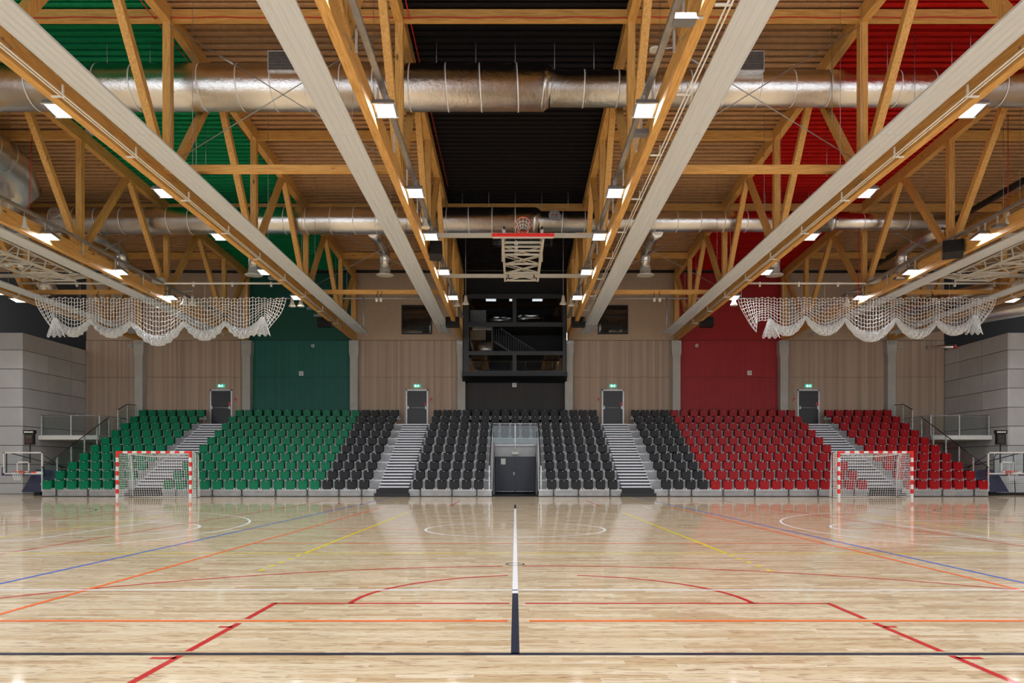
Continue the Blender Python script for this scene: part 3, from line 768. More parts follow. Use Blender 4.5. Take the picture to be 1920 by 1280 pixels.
def bell(px, py, d, label, s=1.0):
    c = W(px, py, d)
    t = thing('bell_lamp', label, 'lamp', c, group='white bell shaped fittings')
    MB().lathe([(0.0, 0.20), (0.055, 0.19), (0.065, 0.08), (0.09, -0.06), (0.15, -0.17), (0.16, -0.2), (0.13, -0.19), (0.05, -0.1)], (0, 0, 0), 16).build('bell', 'bell_white', t)
    top = ceil_z(d) - c.z if nm_rod(px) else 0.42
    MB().tube([(0, 0, 0.18), (0, 0, top)], 0.012, 6).build('stem', 'steel_grey', t)
    nx = min(TX, key=lambda q: abs(q - c.x)) - c.x
    if not nm_rod(px) and abs(nx) > 0.05: MB().tube([(0, 0, 0.40), (nx, 0, 0.40)], 0.014, 6).build('arm', 'steel_grey', t)
    t.scale = (s, s, s)
for px, py, d, nm in ((45, 418, 22.5, 'white bell fitting on the truss at far left'), (797, 415, 23.0, 'white bell fitting above the hoop frame, left truss'), (873, 562, 33.0, 'white bell fitting at the top left of the glazed box'), (1056, 562, 33.0, 'white bell fitting at the top right of the glazed box'),
                      (857, 565, 33.3, 'white bell fitting beside the last lamp left of the glazed box'), (1071, 565, 33.3, 'white bell fitting beside the last lamp right of the glazed box'), (1890, 410, 22.5, 'white bell fitting on the truss at far right'), (1588, 565, 31.0, 'white bell fitting above the right hanging net'),
                      (346, 563, 31.5, 'white bell fitting above the left hanging net, left one'), (361, 563, 31.5, 'white bell fitting above the left hanging net, right one'), (548, 566, 32.5, 'white bell fitting before the green wall, left one'), (564, 566, 32.5, 'white bell fitting before the green wall, right one'), (1376, 564, 32.0, 'white bell fitting before the red wall')):
    bell(px, py, d, nm)
def dropbulb(px, py, d, label):
    c = W(px, py, d)
    t = thing('drop_sensor', label, 'sensor', c, group='small white sensors on the tie beams')
    MB().lathe([(0.0, -0.09), (0.05, -0.06), (0.065, 0.0), (0.05, 0.07), (0.02, 0.1)], (0, 0, 0), 12).build('bulb', 'bell_white', t)
    MB().tube([(0, 0, 0.09), (0.0, 0.02, 0.2), (0.03, 0.2, 0.42)], 0.012, 5).build('cable', 'black_metal', t)
for px, nm in ((180, 'white drop sensor on the far left tie beam'), (706, 'left one of the white drop sensor pair, inner left tie beam'), (714, 'right one of the white drop sensor pair, inner left tie beam'), (1227, 'left one of the white drop sensor pair, inner right tie beam'), (1237, 'right one of the white drop sensor pair, inner right tie beam'), (1750, 'white drop sensor on the far right tie beam')):
    dropbulb(px, 562, 31.6, nm)
# pipes behind the tie beams at the wall
for s in (-1, 1):
    t = thing('heating_pipe', 'grey heating pipe with riser on the tan wall, %s of the glazed box' % ('left' if s < 0 else 'right'), 'pipe', group='wall heating pipes')
    MB().tube([(s * 12.8, 39.6, 10.35), (s * 3.2, 39.6, 10.35)], 0.045, 8).build('pipe', 'galvanised', t)
    MB().tube([(s * 8.1, 39.6, 10.35), (s * 8.1, 39.6, 8.55)], 0.06, 8).build('riser', 'galvanised', t)

# ---- hoop frames folded under the roof
def make_hoop():
    t = thing('folding_hoop_frame', '', 'basketball hoop', group='ceiling mounted basketball frames')
    zn, zf = 8.02, 8.12
    def zz(y): return zn + (zf - zn) * (y - 22) / 5.2
    for s in (-1, 1):
        MB().bar((s * 0.60, 21.9, zz(21.9)), (s * 0.60, 27.2, zz(27.2)), 0.07, 0.07).build('side_rail', 'frame_grey', t)
        MB().bar((s * 0.60, 22.4, zz(22.4) + 0.42), (s * 0.60, 27.0, zz(27) + 0.25), 0.05, 0.05).build('upper_rail', 'frame_grey', t)
        for y in (22.6, 24.0, 25.4, 26.8): MB().bar((s * 0.60, y, zz(y)), (s * 0.60, y + 0.1, zz(y) + 0.40 - 0.03 * (y - 22.6)), 0.035, 0.035, (0, 1, 0)).build('strut', 'frame_grey', t)
    for y in (22.3, 22.75, 23.2, 23.65, 24.8, 26.0, 27.15): MB().bar((-0.6, y, zz(y)), (0.6, y, zz(y)), 0.07, 0.05).build('rung', 'frame_grey', t)
    for (a, b) in ((23.65, 24.8), (24.8, 26.0), (26.0, 27.15)):
        for s in (-1, 1):
            MB().bar((-0.6 * s, a, zz(a) + 0.01 * s), (0.6 * s, b, zz(b) + 0.01 * s), 0.035, 0.03).build('cross_brace', 'frame_grey', t)
            MB().bar((-0.6 * s, a + 0.2, zz(a) + 0.3), (0.6 * s, b + 0.2, zz(b) + 0.3), 0.03, 0.03).build('cross_brace', 'frame_grey', t)
    # hangers up to the carrying beams and the drive cylinder
    for s in (-1, 1):
        MB().bar((s * 0.66, 24.5, zz(24.5)), (s * 0.66, 24.5, 8.95), 0.04, 0.04, (0, 1, 0)).build('hanger', 'frame_grey', t)
        MB().bar((s * 0.5, 27.0, zz(27)), (s * 0.5, 29.5, 8.92), 0.05, 0.05).build('hanger', 'frame_grey', t)
    MB().tube([(-0.2, 22.6, zz(22) + 0.1), (-0.2, 26.0, zz(26) + 0.2)], 0.055, 10).build('drive_cylinder', 'duct_foil', t)
    # backboard lying flat, padded edge towards the court
    MB().box(-0.90, 0.90, 21.75, 22.75, 8.03, 8.08).build('backboard', 'glass_board', t)
    bf = MB().box(-0.9, 0.9, 21.74, 21.80, 7.985, 8.02).build('board_edge', 'frame_grey', t)
    pd = MB().box(-0.91, 0.91, 21.66, 21.76, 8.02, 8.10).build('edge_pad', 'pad_red', t)
    for k in range(6): MB().tube([(-0.72 + k * 0.288, 21.655, 8.06), (-0.72 + k * 0.288, 21.665, 8.06)], 0.013, 6).build('bolt', 'black_metal', pd)
    for s in (-1, 1):
        MB().box(s * 0.56 - 0.04, s * 0.56 + 0.04, 21.9, 22.7, 8.08, 8.28).build('board_post', 'frame_grey', t)
        MB().box(s * 0.56 - 0.03, s * 0.56 + 0.03, 21.88, 22.0, 8.28, 8.37).build('post_cap', 'black_metal', t)
    # rim standing on edge above the board
    cz = 8.40
    MB().tube([(0.225 * math.cos(a * math.pi / 12), 21.8, cz + 0.225 * math.sin(a * math.pi / 12)) for a in range(24)], 0.012, 6, closed=True).build('rim', 'rim_orange', t)
    m = MB().tube([(-0.16, 21.8, cz - 0.16), (-0.08, 21.82, 8.16), (0, 21.82, 8.12), (0.08, 21.82, 8.16), (0.16, 21.8, cz - 0.16)], 0.012, 6); m.build('rim_bracket', 'rim_orange', t)
    rows = []
    for k in range(4):
        r = 0.22 - 0.03 * k
        rows.append([(r * math.cos(a * math.pi / 6), 21.82 + 0.08 * k, cz - 0.05 * k + r * math.sin(a * math.pi / 6)) for a in range(13)])
    nb = MB().netgrid(rows, 0.005).build('hoop_net', 'net_white', t); nb['kind'] = 'stuff'
    return t
hp0 = make_hoop()
for k, (x, nm) in enumerate(((0.23, 'folded basketball frame with red padded board under the black ceiling'), (-16.75, 'white folded lattice hoop frame at far left under the roof'), (16.75, 'white folded lattice hoop frame at far right under the roof'))):
    t = hp0 if k == 0 else copy_tree(hp0)
    t.location = (x, 0, 0); t['label'] = nm
for bx, w_ in ((0, 'under the black ceiling'), (-18, 'at far left'), (18, 'at far right')):
    for y, wd in ((24.5, 'front'), (29.6, 'rear')):
        o = MB().box(-3.0, 3.0, -0.06, 0.06, -0.065, 0.065).build('carrying_beam', 'frame_grey', None, (bx, y, 8.93)); tag(o, '%s white metal beam carrying the hoop frame %s' % (wd, w_), 'beam', 'hoop carrying beams')

# ---- hanging divider nets
def hang_net(sx, ties, ends, sags, label, toprow):
    """coordinates from the picture at depth 31"""
    d = 31.0
    t = thing('hanging_net', label, 'net', group='hanging white nets')
    def wp(px, py, dd=0): return W(px, py, d + dd)
    xl, xr_ = ends
    n = int((xr_ - xl) / 5.6)
    # lower scalloped edge (ties high, sagging between)
    def low(px):
        for k in range(len(ties) - 1):
            a, b = ties[k], ties[k + 1]
            if a[0] <= px <= b[0]:
                u = (px - a[0]) / (b[0] - a[0]); return a[1] + (b[1] - a[1]) * u + (sags[k]) * 4 * u * (1 - u)
        if px < ties[0][0]:
            return ties[0][1] + (ties[0][0] - px) * 0.15
        return ties[-1][1] + (px - ties[-1][0]) * 0.15
    rows = 9; P = [[None] * (n + 1) for _ in range(rows + 1)]
    for i in range(n + 1):
        px = xl + (xr_ - xl) * i / n
        lo = low(px) + 2
        # the sheet's outer edges swing inward towards the gathered tail
        for j in range(rows + 1):
            v = j / rows
            pull = 0
            e = 36.0
            if px < xl + e: pull = (1 - (px - xl) / e) * 34 * v ** 1.6
            if px > xr_ - e: pull = -(1 - (xr_ - px) / e) * 34 * v ** 1.6
            lo2 = lo
            if px < xl + e: lo2 = lo + (1 - (px - xl) / e) * 16
            if px > xr_ - e: lo2 = lo + (1 - (xr_ - px) / e) * 16
            zig = (0.9 if i % 2 else -0.9) * (1 + 0.6 * (1 - v))
            P[j][i] = wp(px + pull, toprow + (lo2 - toprow) * v + zig + 1.0 * math.sin(i * 0.5 + j), 0.05 * math.sin(i * 0.37 + j * 0.6) + 0.10 * v)
    o = MB().netgrid(P, 0.013).build('net_sheet', 'net_white', t); o['kind'] = 'stuff'
    # gathered roll hanging in swags
    for k in range(len(ties) - 1):
        a, b = ties[k], ties[k + 1]; m = MB(); nn = 46
        for (rad, ns) in ((0.06, 8), (0.12, 10), (0.17, 12), (0.21, 12)):
            rows2 = []
            for i in range(nn + 1):
                u = i / nn; px = a[0] + (b[0] - a[0]) * u; py = a[1] + (b[1] - a[1]) * u + sags[k] * 4 * u * (1 - u) + 4
                rr = rad * (0.28 + 0.72 * math.sin(math.pi * min(1, max(0, u))) ** 0.6)
                c = wp(px, py, 0.08)
                rows2.append([(c + Vector((rr * 0.25 * math.sin(q * 1.3 + i), rr * 1.0 * math.cos(2 * math.pi * q / ns + 0.3 * (i % 2)), rr * 0.95 * math.sin(2 * math.pi * q / ns + 0.3 * (i % 2))))) for q in range(ns + 1)])
            m.netgrid(rows2, 0.0085)
        o = m.build('net_swag', 'net_white', t); o['kind'] = 'stuff'
    # tails at both ends
    for (tp, dirn) in ((ties[0], 1), (ties[-1], -1)):
        m = MB(); rows3 = []
        for j in range(9):
            v = j / 8
            rows3.append([wp(tp[0] + dirn * 2 * v + (q - 9) * (0.4 + 1.5 * v), tp[1] + 2 + 34 * v + 2.5 * math.sin(q * 1.1) * v, 0.12 * math.sin(q * 1.7) * v - 0.05) for q in range(19)])
        m.netgrid(rows3, 0.010); o = m.build('net_tail', 'net_white', t); o['kind'] = 'stuff'
    # cords up to the winding tube
    for k, px in enumerate(range(int(xl) + 6, int(xr_), 78)):
        MB().tube([wp(px, 531, 0), wp(px, toprow, 0)], 0.006, 4).build('cord', 'paint_white', t)
    return t
hang_net(-1, [(103, 594), (170, 596), (246, 601), (345, 602), (422, 601), (492, 592)], (66, 536), (24, 22, 34, 24, 25), 'white net hanging in swags at the left below the trusses', 559)
hang_net(1, [(1444, 596), (1510, 590), (1584, 594), (1680, 594), (1756, 599), (1828, 589)], (1384, 1868), (24, 24, 34, 26, 22), 'white net hanging in swags at the right below the trusses', 559)
for s, a, b, nm in ((-1, 35, 545, 'left'), (1, 1388, 1900, 'right')):
    t = thing('winding_tube', 'long white winding tube above the %s hanging net' % nm, 'tube', group='net winding tubes')
    pa, pb = W(a, 531, 31), W(b, 531, 31)
    MB().tube([pa, pb], 0.042, 10).build('tube', 'paint_white', t)
    for k in range(7):
        p = pa.lerp(pb, (k + 0.5) / 7); MB().box(p.x - 0.03, p.x + 0.03, p.y - 0.05, p.y + 0.05, p.z - 0.14, p.z + 0.05).build('bearing', 'paint_white', t)
    pm_ = W(300 if s < 0 else 1640, 527, 31.0)
    MB().tube([pm_ + Vector((-0.25, -0.05, 0)), pm_ + Vector((0.2, -0.05, 0))], 0.14, 14).build('motor', 'bell_white', t)

# ================================================================== GRANDSTAND
Y0, DY, ZR, Z0 = 32.8, 0.93, 0.42, 0.313
def ry(i): return Y0 + DY * i
def rz_(i): return Z0 + ZR * i
SW = 20.95
gs = thing('grandstand', 'grey stepped grandstand filling the back of the hall', 'grandstand')
AIS = [(-17.13, -15.62), (-6.38, -4.60), (4.60, 6.38), (15.62, 17.13)]
for i in range(10):
    if i < 6: spans = [(-SW, -1.02), (1.02, SW)]
    elif i < 9: spans = [(-SW, SW)]
    else: spans = [(-SW, AIS[0][0]), (AIS[0][1], AIS[1][0]), (AIS[1][1], AIS[2][0]), (AIS[2][1], AIS[3][0]), (AIS[3][1], SW)]
    for (a, b) in spans:
        y1 = ry(i + 1) if i < 8 else (YW - 0.48 if i == 8 else YW - 0.05)
        if i == 8: y1 = 41.28
        y0 = ry(i)
        if i == 9: y1 = 41.28
        z0 = 0.03 if i == 0 else rz_(i - 1)
        if i == 9:
            MB().box(a, b, y0, y1, rz_(8) + 0.30, rz_(9)).build('deck', 'stand_grey', gs)
        else:
            MB().box(a, b, y0, y1, z0, rz_(i)).build('deck', 'stand_grey', gs)
        if i < 9: MB().box(a, b, y0 - 0.012, y0 + 0.03, rz_(i) - 0.045, rz_(i) + 0.002).build('deck_nosing', 'galvanised', gs)
for (a, b) in AIS: MB().box(a, b, 41.28, YW - 0.05, rz_(7), rz_(8)).build('landing', 'stand_grey', gs)
for (a, b) in ((-SW, -1.02), (1.02, SW)):
    MB().box(a, b, Y0 - 0.01, Y0 + 0.05, 0.0, 0.03).build('rubber_skirt', 'stair_black', gs)
# seat brackets on the front fascia
br = MB(); br.box(-0.05, 0.05, -0.05, 0, 0.02, 0.04); br.box(-0.018, 0.018, -0.045, 0, -0.22, 0.04); br.box(-0.05, 0.05, -0.05, 0, -0.22, -0.19)
brm = br.mesh('fascia_bracket', 'stand_dark')
for x in (-20.3, -18.9, -17.6, -15.0, -13.4, -12.1, -10.6, -9.2, -7.8, -6.8, -4.2, -2.8, -1.7, 1.7, 2.8, 4.2, 6.8, 7.8, 9.2, 10.6, 12.1, 13.4, 15.0, 17.6, 18.9, 20.3):
    obj('fascia_bracket', brm, gs, (x, Y0 - 0.012, 0.27))
# riser joints: faint vertical struts between rows
# entrance lobby under the upper rows
lb = sroot('door_1')
YD = 37.4
for s in (-1, 1):
    MB().box(min(s * 1.02, s * 1.04), max(s * 1.02, s * 1.04), Y0, YD, 0, 2.45).build('lobby_side', 'lobby_wall', lb)
MB().box(-1.04, 1.04, YD, YD + 0.1, 1.86, 2.47).build('lintel', 'lobby_wall', lb)
MB().box(-1.16, 1.16, YD - 0.08, YD + 1.0, 2.40, 2.47).build('ledge', 'stand_nosing', lb)
for s in (-1, 1):
    dl = MB().box(min(s * 0.005, s * 1.0), max(s * 0.005, s * 1.0), YD + 0.02, YD + 0.08, 0.06, 1.86).build('door_leaf', 'door_blue', lb)
    MB().box(min(s * 0.04, s * 0.93), max(s * 0.04, s * 0.93), YD + 0.0, YD + 0.02, 0.09, 0.11).build('kick_strip', 'galvanised', dl)
    if s < 0:
        MB().box(-0.08, -0.03, YD - 0.005, YD + 0.02, 0.92, 1.08).build('lock_plate', 'galvanised', dl)
        MB().tube([(-0.055, YD - 0.05, 1.03), (-0.17, YD - 0.05, 1.03)], 0.012, 8).build('handle', 'galvanised', dl)
        o = MB().box(-0.72, -0.49, YD + 0.005, YD + 0.02, 1.46, 1.76).build('notice_sheet', 'plate_white', dl)
MB().box(-1.02, 1.02, Y0 - 0.03, YD, 0.0, 0.012).build('lobby_mat', 'stair_black', lb)
o = thing('emergency_light', 'small white light box above the blue double door', 'lamp', (0, YD - 0.06, 2.03))
MB().prism(rbox(0.34, 0.13, 0.03, 3), 1, -0.03, 0.05).build('case', 'bell_white', o); MB().box(-0.15, 0.15, -0.035, -0.03, -0.055, 0.02).build('lens', 'plate_white', o)

# railings -----------------------------------------------------------
def glass_rail(name, label, pts, hgt, posts, rail_mat='black_metal', post_mat='galvanised', rr=0.025):
    """pts: (x,y,z of rail top) polyline"""
    t = thing(name, label, 'railing')
    P = [Vector(p) for p in pts]
    MB().tube(P, rr, 8, sm=True).build('handrail', rail_mat, t)
    for (u, a, hh) in posts:
        p = P[a].lerp(P[a + 1], u)
        MB().bar(p - Vector((0, 0, 0.02)), p - Vector((0, 0, hh)), 0.05, 0.05, (0, 1, 0)).build('post', post_mat, t)
        for e in (0.25, 0.7): MB().box(p.x - 0.045, p.x + 0.045, p.y - 0.035, p.y + 0.035, p.z - hh * e - 0.02, p.z - hh * e + 0.02).build('clamp', post_mat, t)
    for k in range(len(P) - 1):
        a, b = P[k], P[k + 1]; m = MB(); off = 0.012
        dirv = (b - a); nrm = Vector((-dirv.y, dirv.x, 0)).normalized() * off
        z1, z2 = Vector((0, 0, -0.07)), Vector((0, 0, -hgt))
        m.v = [tuple(v) for v in (a + z1 - nrm, b + z1 - nrm, b + z2 - nrm, a + z2 - nrm, a + z1 + nrm, b + z1 + nrm, b + z2 + nrm, a + z2 + nrm)]
        for q in ((0, 1, 2, 3), (7, 6, 5, 4), (0, 4, 5, 1), (1, 5, 6, 2), (2, 6, 7, 3), (3, 7, 4, 0)): m.quad(list(q))
        m.build('glass_panel', 'glass_clear', t)
    return t
for s, nm in ((-1, 'left'), (1, 'right')):
    glass_rail('stair_railing', 'sloping glass railing with dark handrail at the %s end of the seats' % nm, [(s * 20.99, 32.87, 1.29), (s * 20.99, 38.27, 3.90)], 0.95, [(0, 0, 1.05), (0.2, 0, 1.1), (0.4, 0, 1.1), (0.6, 0, 1.1), (0.8, 0, 1.1), (1.0, 0, 1.1)])
    glass_rail('top_railing', 'short glass railing at the top %s corner of the seats' % nm, [(s * 20.99, 39.15, 4.36), (s * 20.99, 40.1, 4.74), (s * 20.99, 41.0, 4.76)], 0.95, [(0, 0, 1.05), (1, 0, 1.05), (1, 1, 1.05)])
    glass_rail('entrance_railing', 'sloping glass railing on the %s side of the central entrance' % nm, [(s * 1.15, 33.0, 1.39), (s * 1.15, 37.2, 3.50)], 1.05, [(0.0, 0, 1.15), (0.5, 0, 1.15), (1.0, 0, 1.1)])
    # balcony landing
    t = thing('balcony', 'white slab landing with glass railing beside the %s concrete wall' % nm, 'balcony')
    xa, xb = s * 21.15, s * XE
    MB().box(min(xa, xb), max(xa, xb), 37.6, YW, 2.72, 2.94).build('slab', 'paint_white', t)
    MB().tube([(xb * 0.998, 37.7, 3.96), (xa, 37.7, 3.96), (xa, 40.5, 3.96)], 0.022, 8, sm=True).build('handrail', 'steel_grey', t)
    for x in (s * 24.1, s * 22.6, xa): MB().box(x - 0.03, x + 0.03, 37.68, 37.73, 2.94, 3.95).build('post', 'galvanised', t)
    MB().box(xa - 0.03, xa + 0.03, 39.6, 39.66, 2.94, 3.95).build('post', 'galvanised', t)
    for (u, v) in ((s * 24.05, s * 22.65), (s * 22.55, xa + s * 0.05)):
        MB().box(min(u, v), max(u, v), 37.69, 37.71, 2.98, 3.9).build('glass_panel', 'glass_clear', t)
    MB().box(xa - 0.01, xa + 0.01, 37.75, 39.6, 2.98, 3.9).build('glass_panel', 'glass_clear', t)
t = glass_rail('entrance_railing', 'glass railing with pale handrail across the top of the central entrance', [(-1.16, 37.32, 3.50), (1.16, 37.32, 3.50)], 1.0, [(0.0, 0, 1.0), (0.5, 0, 1.25), (1.0, 0, 1.0)], 'stand_nosing')

# aisle stairs -------------------------------------------------------
def tread_mesh(wd, hgt, dep):
    m = MB()
    m.box(-wd / 2, wd / 2, 0.09, dep, -hgt, 0, 1); m.box(-wd / 2, wd / 2, 0, dep, -0.065, 0.004, 0)  # dark riser colour paints the shadow gap under the nosing
    return m.mesh('step', ['stand_nosing', 'stand_dark'])
an = ['leftmost', 'inner left', 'inner right', 'rightmost']
for k, (cx, wd) in enumerate(((-16.375, 1.35), (-5.43, 1.35), (5.43, 1.35), (16.375, 1.35))):
    t = thing('aisle_stair', 'light grey %s stair aisle climbing between the seats to a dark door' % an[k], 'stairs', (cx, 0, 0), group='aisle stairs')
    m1 = tread_mesh(wd, 0.14, 0.62); m2 = tread_mesh(wd, 0.14, 0.31); m0 = MB().box(-wd / 2, wd / 2, 0.012, 0.04, -0.14, -0.06, 1).box(-wd / 2, wd / 2, -0.06, 0.06, -0.065, 0.004, 0).mesh('step', ['stand_nosing', 'stand_dark'])  # dark plate paints the same shadow gap below each deck nosing
    for i in range(9):
        if i: obj('step', m0, t, (0, ry(i) - 0.03, rz_(i) + 0.003))
        if i < 8:
            obj('step', m1, t, (0, ry(i) + 0.31, rz_(i) + 0.14)); obj('step', m2, t, (0, ry(i) + 0.62, rz_(i) + 0.28))
    MB().box(-wd / 2 - 0.08, wd / 2 + 0.08, Y0 - 0.36, Y0, 0.0, 0.16).build('base_step', 'stair_black', t)
    MB().box(-wd / 2 - 0.04, wd / 2 + 0.04, Y0 - 0.06, Y0 + 0.3, 0.16, 0.33).build('base_step', 'stair_black', t)

# seats --------------------------------------------------------------
SWD = 0.43
def seat_meshes(col):
    # backrest: bowed shell
    def back(u, v):
        x = (u - 0.5) * SWD * (1.0 - 0.06 * (abs(v - 0.45) * 2) ** 3); z = 0.02 + 0.40 * v
        y = 0.17 + 0.05 * (1 - (2 * u - 1) ** 2) + 0.05 * v
        return (x, y, z)
    m = MB(); m.grid(back, 8, 6); n = len(m.v)
    m.grid(lambda u, v: tuple(Vector(back(u, v)) + Vector((0, 0.025, 0))), 8, 6)
    def rim(idx):
        for a, b in zip(idx[:-1], idx[1:]): m.quad([a, b, b + n, a + n], 0, False)
    w7 = 7
    rim([i * w7 for i in range(9)]); rim([i * w7 + 6 for i in range(9)][::-1]); rim([8 * w7 + j for j in range(7)]); rim([j for j in range(7)][::-1])
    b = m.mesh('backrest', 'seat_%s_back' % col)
    # folded seat pan with bottom lip and raised field
    m = MB()
    out = rbox(0.40, 0.375, 0.05, 3)
    m.prism([(x, z + 0.205) for (x, z) in out], 1, 0.03, 0.10)
    m.prism([(x, z + 0.185) for (x, z) in rbox(0.34, 0.27, 0.03, 2)], 1, 0.012, 0.04)
    m.prism([(-0.035, 0.012), (0.03, 0.0), (0.10, 0.018), (0.03, 0.062)], 0, -0.155, 0.155)
    m.box(-0.15, 0.15, -0.005, 0.03, 0.345, 0.365)
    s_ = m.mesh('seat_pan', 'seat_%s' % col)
    p = MB().box(-0.022, 0.022, -0.012, 0.03, 0.372, 0.390).mesh('slot_highlight', 'plate_white')  # white chip paints the highlight at the pan's handle slot
    m = MB(); m.box(-0.225, 0.225, 0.10, 0.14, 0.0, 0.035); 
    for sx in (-1, 1): m.box(sx * 0.215 - 0.025, sx * 0.215 + 0.025, 0.04, 0.16, -0.005, 0.065)
    h = m.mesh('mounting_bracket', 'hinge_grey')
    return (('backrest', b), ('seat_pan', s_), ('slot_highlight', p), ('mounting_bracket', h))
SM = {c: seat_meshes(c) for c in ('green', 'black', 'red')}
def seat(x, i, col, label, group):
    t = thing('%s_stadium_seat' % col, label, 'seat', (x, 32.65 + DY * i, rz_(i) + 0.012), group=group)
    for nm, me in SM[col]: obj(nm, me, t)
PS = 0.54
for i in range(10):
    rowt = '%s row' % ORD[i]
    for k in range(7):
        seat(-20.66 + PS * k, i, 'green', 'green tip-up seat, %s, %s from left in the block left of all stairs' % (rowt, ORD[k]), 'green seats')
        seat(20.66 - PS * k, i, 'red', 'red tip-up seat, %s, %s from right in the block right of all stairs' % (rowt, ORD[k]), 'red seats')
    for k in range(17):
        x = -15.32 + PS * k
        if k < 13: seat(x, i, 'green', 'green tip-up seat, %s, %s from left in the block below the green wall' % (rowt, ORD[k]), 'green seats')
        else: seat(x, i, 'black', 'black tip-up seat, %s, %s beside the green block counting from the green' % (rowt, ORD[k - 13]), 'black seats')
        if k < 13: seat(-x, i, 'red', 'red tip-up seat, %s, %s from right in the block below the red wall' % (rowt, ORD[k]), 'red seats')
        else: seat(-x, i, 'black', 'black tip-up seat, %s, %s beside the red block counting from the red' % (rowt, ORD[k - 13]), 'black seats')
    for k in range(17):
        if i < 6 and 6 <= k <= 10: continue
        seat(-4.32 + PS * k, i, 'black', 'black tip-up seat, %s, %s from left in the central block' % (rowt, ORD[k]), 'black seats')
# support stems of the top row seats by the doors
for k, x in enumerate((-17.25, 17.25)):
    o = MB().box(-0.02, 0.02, 41.1, 41.14, rz_(8), rz_(9) - 0.1).build('seat_post', 'hinge_grey', gs, (x, 0, 0))

# ================================================================== wall fittings
dn = 2
door_desc = ['leftmost', 'inner left', 'inner right', 'rightmost']
for k, px in enumerate((415, 782, 1149, 1515.5)):
    d = YW; x = xat(px, d); z0, z1 = rz_(8), H + (CY - 730) * d / F; hw = 0.625
    t = sroot('door_%d' % dn, (x, YW, 0)); dn += 1
    for s in (-1, 1): MB().box(min(s * hw, s * (hw - 0.075)), max(s * hw, s * (hw - 0.075)), -0.05, 0.02, z0, z1).build('door_frame', 'galvanised', t)
    MB().box(-hw, hw, -0.05, 0.02, z1 - 0.075, z1).build('door_frame', 'galvanised', t)
    lf = MB().box(-hw + 0.075, hw - 0.075, -0.02, 0.03, z0, z1 - 0.075).build('door_leaf', 'door_leaf', t)
    zb = H + (CY - 764.3) * d / F
    MB().tube([(-0.47, -0.09, zb), (0.50, -0.09, zb)], 0.018, 8).build('panic_bar', 'galvanised', lf)
    MB().box(-0.53, -0.46, -0.11, -0.02, zb - 0.08, zb + 0.09).build('bar_end', 'galvanised', lf); MB().box(0.46, 0.53, -0.11, -0.02, zb - 0.08, zb + 0.09).build('bar_end', 'galvanised', lf)
    zr = H + (CY - 757) * d / F
    MB().box(0.41, 0.53, -0.035, -0.02, zr - 0.08, zr + 0.09).build('red_sticker', 'sign_red', lf)
    # exit sign
    ze = H + (CY - 723.4) * d / F
    e = thing('exit_sign', 'lit green exit sign above the %s wall door' % door_desc[k], 'sign', (x, YW - 0.06, ze), group='exit signs')
    MB().box(-0.19, 0.19, -0.02, 0.05, -0.085, 0.085).build('sign_panel', 'exit_green', e)
    MB().box(-0.13, -0.02, -0.026, -0.02, -0.06, 0.06).build('door_symbol', 'exit_white', e)
    # running figure and arrow
    m = MB(); m.box(0.045, 0.10, -0.026, -0.02, -0.02, 0.05); m.box(0.02, 0.07, -0.026, -0.02, -0.065, -0.02); m.box(0.09, 0.13, -0.026, -0.02, -0.04, 0.0); m.box(0.06, 0.085, -0.026, -0.02, 0.05, 0.07)
    m.build('running_figure', 'exit_white', e)
    # red call point
    s = 1 if k < 2 else -1
    xc = x + s * 0.81; zc = H + (CY - 749) * d / F
    e = thing('alarm_point', 'small red alarm point beside the %s wall door' % door_desc[k], 'alarm', (xc, YW - 0.03, zc), group='alarm points')
    MB().box(-0.045, 0.045, -0.03, 0.03, -0.10, 0.02).build('case', 'sign_red', e); MB().tube([(0, -0.035, 0.055), (0, 0.02, 0.055)], 0.045, 10).build('siren', 'sign_red', e); MB().box(-0.02, 0.02, -0.036, -0.03, -0.07, -0.02).build('button', 'plate_white', e)
# small ceiling-camera rings and vents on the wall
for px, py, nm in ((245, 648, 'white round camera on the far left tan wall'), (587, 648.5, 'white round camera high on the green wall'), (868.5, 645, 'white round camera left of the glazed box'), (1306, 648, 'white round camera high on the red wall'), (1687.5, 648, 'white round camera on the far right tan wall')):
    dd = 41.25 if px == 868.5 else YW
    t = thing('wall_camera', nm, 'camera', W(px, py, dd) - Vector((0, 0.02, 0)), group='wall cameras')
    MB().tube([(0, 0.02, 0), (0, -0.08, 0)], 0.085, 16).build('dome_ring', 'plate_white', t); MB().tube([(0, -0.08, 0), (0, -0.10, -0.005)], 0.04, 12).build('lens', 'black_metal', t)
for px, py, nm, dd in ((565, 700, 'small white vent grille on the green wall', YW), (964.5, 721.5, 'small white vent grille on the black wall under the box', YW), (1405, 699, 'small white vent grille on the red wall', YW)):
    t = thing('wall_vent', nm, 'vent', W(px, py, dd) - Vector((0, 0.02, 0)), group='wall vents')
    MB().box(-0.12, 0.12, -0.03, 0.02, -0.12, 0.12).build('vent_frame', 'plate_white', t); MB().box(-0.085, 0.085, -0.033, -0.03, -0.085, 0.085).build('vent_back', 'stand_grey', t)
    for k in range(5): MB().box(-0.085, 0.085, -0.042, -0.033, -0.075 + k * 0.035, -0.063 + k * 0.035).build('vent_slat', 'plate_white', t)
